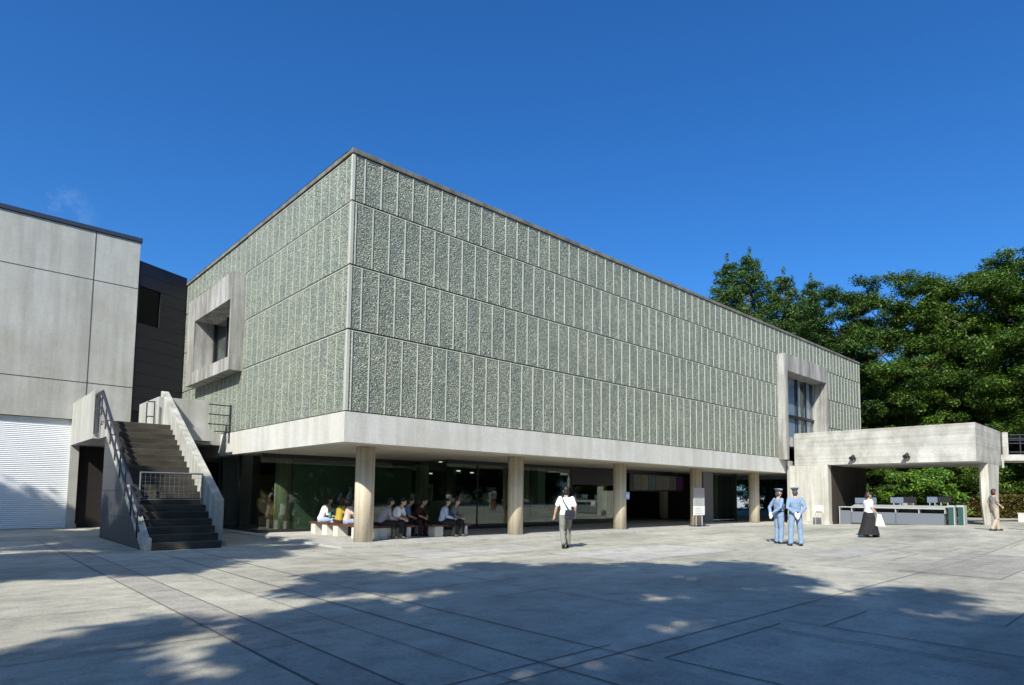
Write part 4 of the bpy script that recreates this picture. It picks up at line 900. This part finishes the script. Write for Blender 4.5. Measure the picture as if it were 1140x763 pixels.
# clipped hedge
def hedge(label, x0, y0, x1, y1, h, w_, n, seed):
    c = V(((x0+x1)/2,(y0+y1)/2,0)); ln = math.hypot(x1-x0,y1-y0); rg = np.random.default_rng(seed)
    r_ = empty('clipped_hedge', (c.x,c.y,gz(c.x,c.y)), label, 'hedge', rz=math.atan2(y1-y0,x1-x0))
    core = MB(); core.box((-ln/2,-w_/2+.1,0),(ln/2,w_/2-.1,h-.1)); core.build('woody_core', mat('hedge_core', (.03,.028,.012), .9), r_)
    p = rg.random((n,3)); f_ = rg.integers(0,3,n)
    xs = (p[:,0]-.5)*ln; ys = (p[:,1]-.5)*w_; zs = p[:,2]*h; ys = np.where(f_==0, -w_/2+.05*rg.normal(size=n), np.where(f_==1, w_/2+.05*rg.normal(size=n), ys)); zs = np.where(f_==2, h+.05*rg.normal(size=n)-.1*(ys/(w_/2))**4, zs)
    c_ = np.stack([xs,ys,zs],1); nr_ = rg.normal(size=(n,3)); nr_ /= np.linalg.norm(nr_,axis=1)[:,None]; t = rg.normal(size=(n,3)); t -= nr_*(t*nr_).sum(1)[:,None]; t /= np.linalg.norm(t,axis=1)[:,None]; b = np.cross(nr_,t); s = .09*(.6+.8*rg.random(n))[:,None]
    vs = np.stack([c_-t*s,c_-b*s*.6,c_+t*s,c_+b*s*.6],1).reshape(-1,3); me = bpy.data.meshes.new('leaves'); me.vertices.add(4*n); me.vertices.foreach_set('co', vs.ravel()); me.loops.add(4*n); me.polygons.add(n)
    me.loops.foreach_set('vertex_index', np.arange(4*n)); me.polygons.foreach_set('loop_start', np.arange(0,4*n,4)); me.polygons.foreach_set('loop_total', np.full(n,4)); me.update(); me.materials.append(F_hedge)
    o = bpy.data.objects.new('leaves', me); COL.objects.link(o); o.parent = r_
hedge('long clipped reddish-olive hedge behind the counter and the fin leg', 50,-1.5, 38.5,-15.5, 1.45, 1.3, 26000, 4)
pl = empty('planter_block', (35.5,-8.95,gz(35.5,-8.95)), 'low pale stone block in front of the hedge at the right edge', 'planter'); a = MB(); a.box((-.3,-1.6,-.05),(.3,.25,.42)); a.build('block', M_bench, pl, bevel=.02); a = MB(); a.box((-.33,-1.63,.42),(.33,.28,.47)); a.build('cap_stone', M_bench, pl, bevel=.01)
# shade trees beside and behind the viewpoint: they throw the foliage shadows over the plaza
kk = math.cos(ELEV)/math.sin(ELEV)
def shade_tree(label, targets, hz, seed, n, lsize=.13, m=None):
    """targets: (ground x, y, radius) the crown's clumps shade; crown sits up-sun at height hz"""
    cl = []; rg = random.Random(seed); cs = []
    for (tx, ty, rad) in targets:
        cx_, cy_ = tx-math.cos(PHI)*hz*kk, ty-math.sin(PHI)*hz*kk; cs.append((cx_, cy_))
    bx = sum(c[0] for c in cs)/len(cs); by = sum(c[1] for c in cs)/len(cs)
    for (cx_, cy_), (tx, ty, rad) in zip(cs, targets):
        m_ = max(3, int(rad*rad*2.1))
        for k in range(m_):
            a = rg.random()*2*PI; r = rad*math.sqrt(rg.random())*.93; s = rg.uniform(.5,.95)
            cl.append(((cx_-bx+r*math.cos(a), cy_-by+r*math.sin(a), hz+rg.uniform(-.5,.5)), (s,s,.32)))
    me = leaves(cl, n, lsize, m or F_broad2, .2, seed); T = MB(); T.tube([(0,0,-.2),(.2,.1,hz*.4),(0,0,hz*.75)], [.34,.26,.18], 10)
    for c, _ in cl[::3]: T.tube([(0,0,hz*.7), (c[0]*.5,c[1]*.5,hz*.82), c], [.10,.06,.02], 5, cap=False)
    plant_tree('shade_tree', label, 'tree', bx, by, 0, (me, T.mesh('trunk', M_bark)), 'shade trees behind the viewpoint')
shade_tree('wide shade tree left behind the viewpoint', [(-5.9,-9.7,2.2),(-3.5,-8.4,2.6),(-1.2,-6.8,2.75),(.9,-8.0,2.6),(1.6,-7.3,1.7),(-4.5,-11.5,3),(-1.5,-10.5,3.4)], 11.5, 61, 54000)
shade_tree('broad shade tree right behind the viewpoint', [(2.4,-9.6,2.0),(3.6,-9.2,1.2),(1.2,-11.6,2.1),(0,-13.2,2.3),(-2.5,-13.6,2.8),(-6,-14,3.0),(1.3,-14.8,1.6),(.5,-16.5,2.5)], 12, 62, 52000)
shade_tree('tall shade tree beside the stairs, out of the picture on the left', [(-6.5,-.6,3.3),(-4.4,.2,2.8),(-2.2,1.6,2.3),(-.6,3.6,1.6),(-9.5,-.5,3.6),(-3.3,4.4,2.2),(-7.5,4,3.5)], 12, 63, 66000)
shade_tree('shade tree farther left, by the roller shutter', [(-7.6,9.5,3.3),(-5.2,12.2,2.7),(-9.5,13,3.6),(-5.2,8.3,2.6),(-6.0,14.9,2.1),(-6.1,13.9,1.6),(-6.7,15.2,1.7),(-5.6,14.6,1.2),(-5.0,13.2,1.7),(-8.2,16.5,3.2)], 12, 64, 95000)
# unseen trees added across the plaza to darken the reflections in the glass
sp = [(-26,-20,.8),(-22,-32,.8),(-13,-37,.85),(-4,-36,.8),(4,-38,.85),(12,-37,.8),(20,-39,.85),(28,-38,.8),(36,-39,.85),(45,-38,.8),(55,-40,.85),(-30,-8,.75),(66,-36,.85)]
wd = ['first','second','third','fourth','fifth','sixth','seventh','eighth','ninth','tenth','eleventh','outermost left','outermost right']
for k, (x, y, s) in enumerate(sp):
    plant_tree('added_tree', wd[k]+' tree from the left in the added row mirrored in the glass, behind the viewpoint', 'tree', x, y, 0, [B1,B2,B3][k % 3], 'added trees mirrored in the glass', k*.8, s)
    plant_tree('understorey_tree', 'unseen low tree added under the '+wd[k]+' mirrored tree behind the viewpoint', 'tree', x+3, y-2, 0, U1, 'added low trees mirrored in the glass', k*1.3, 1.25)

for k, (x, y, s) in enumerate([(-19,-19,.62),(-13,-25,.66),(-5,-27,.64),(4,-29,.66),(13,-29,.64),(23,-30,.66)]):  # unseen trees added to block skylight over the foreground
    lab = ['added sky-blocking tree behind the viewpoint, far left','added sky-blocking tree behind the viewpoint, second from the left','added sky-blocking tree behind the viewpoint, third from the left','added sky-blocking tree behind the viewpoint, fourth from the left','added sky-blocking tree behind the viewpoint, fifth from the left','added sky-blocking tree behind the viewpoint, far right'][k]
    plant_tree('added_tree', lab, 'tree', x, y, 0, [B2,B3,B1][k % 3], 'added sky-blocking trees behind the viewpoint', k*1.7, s)
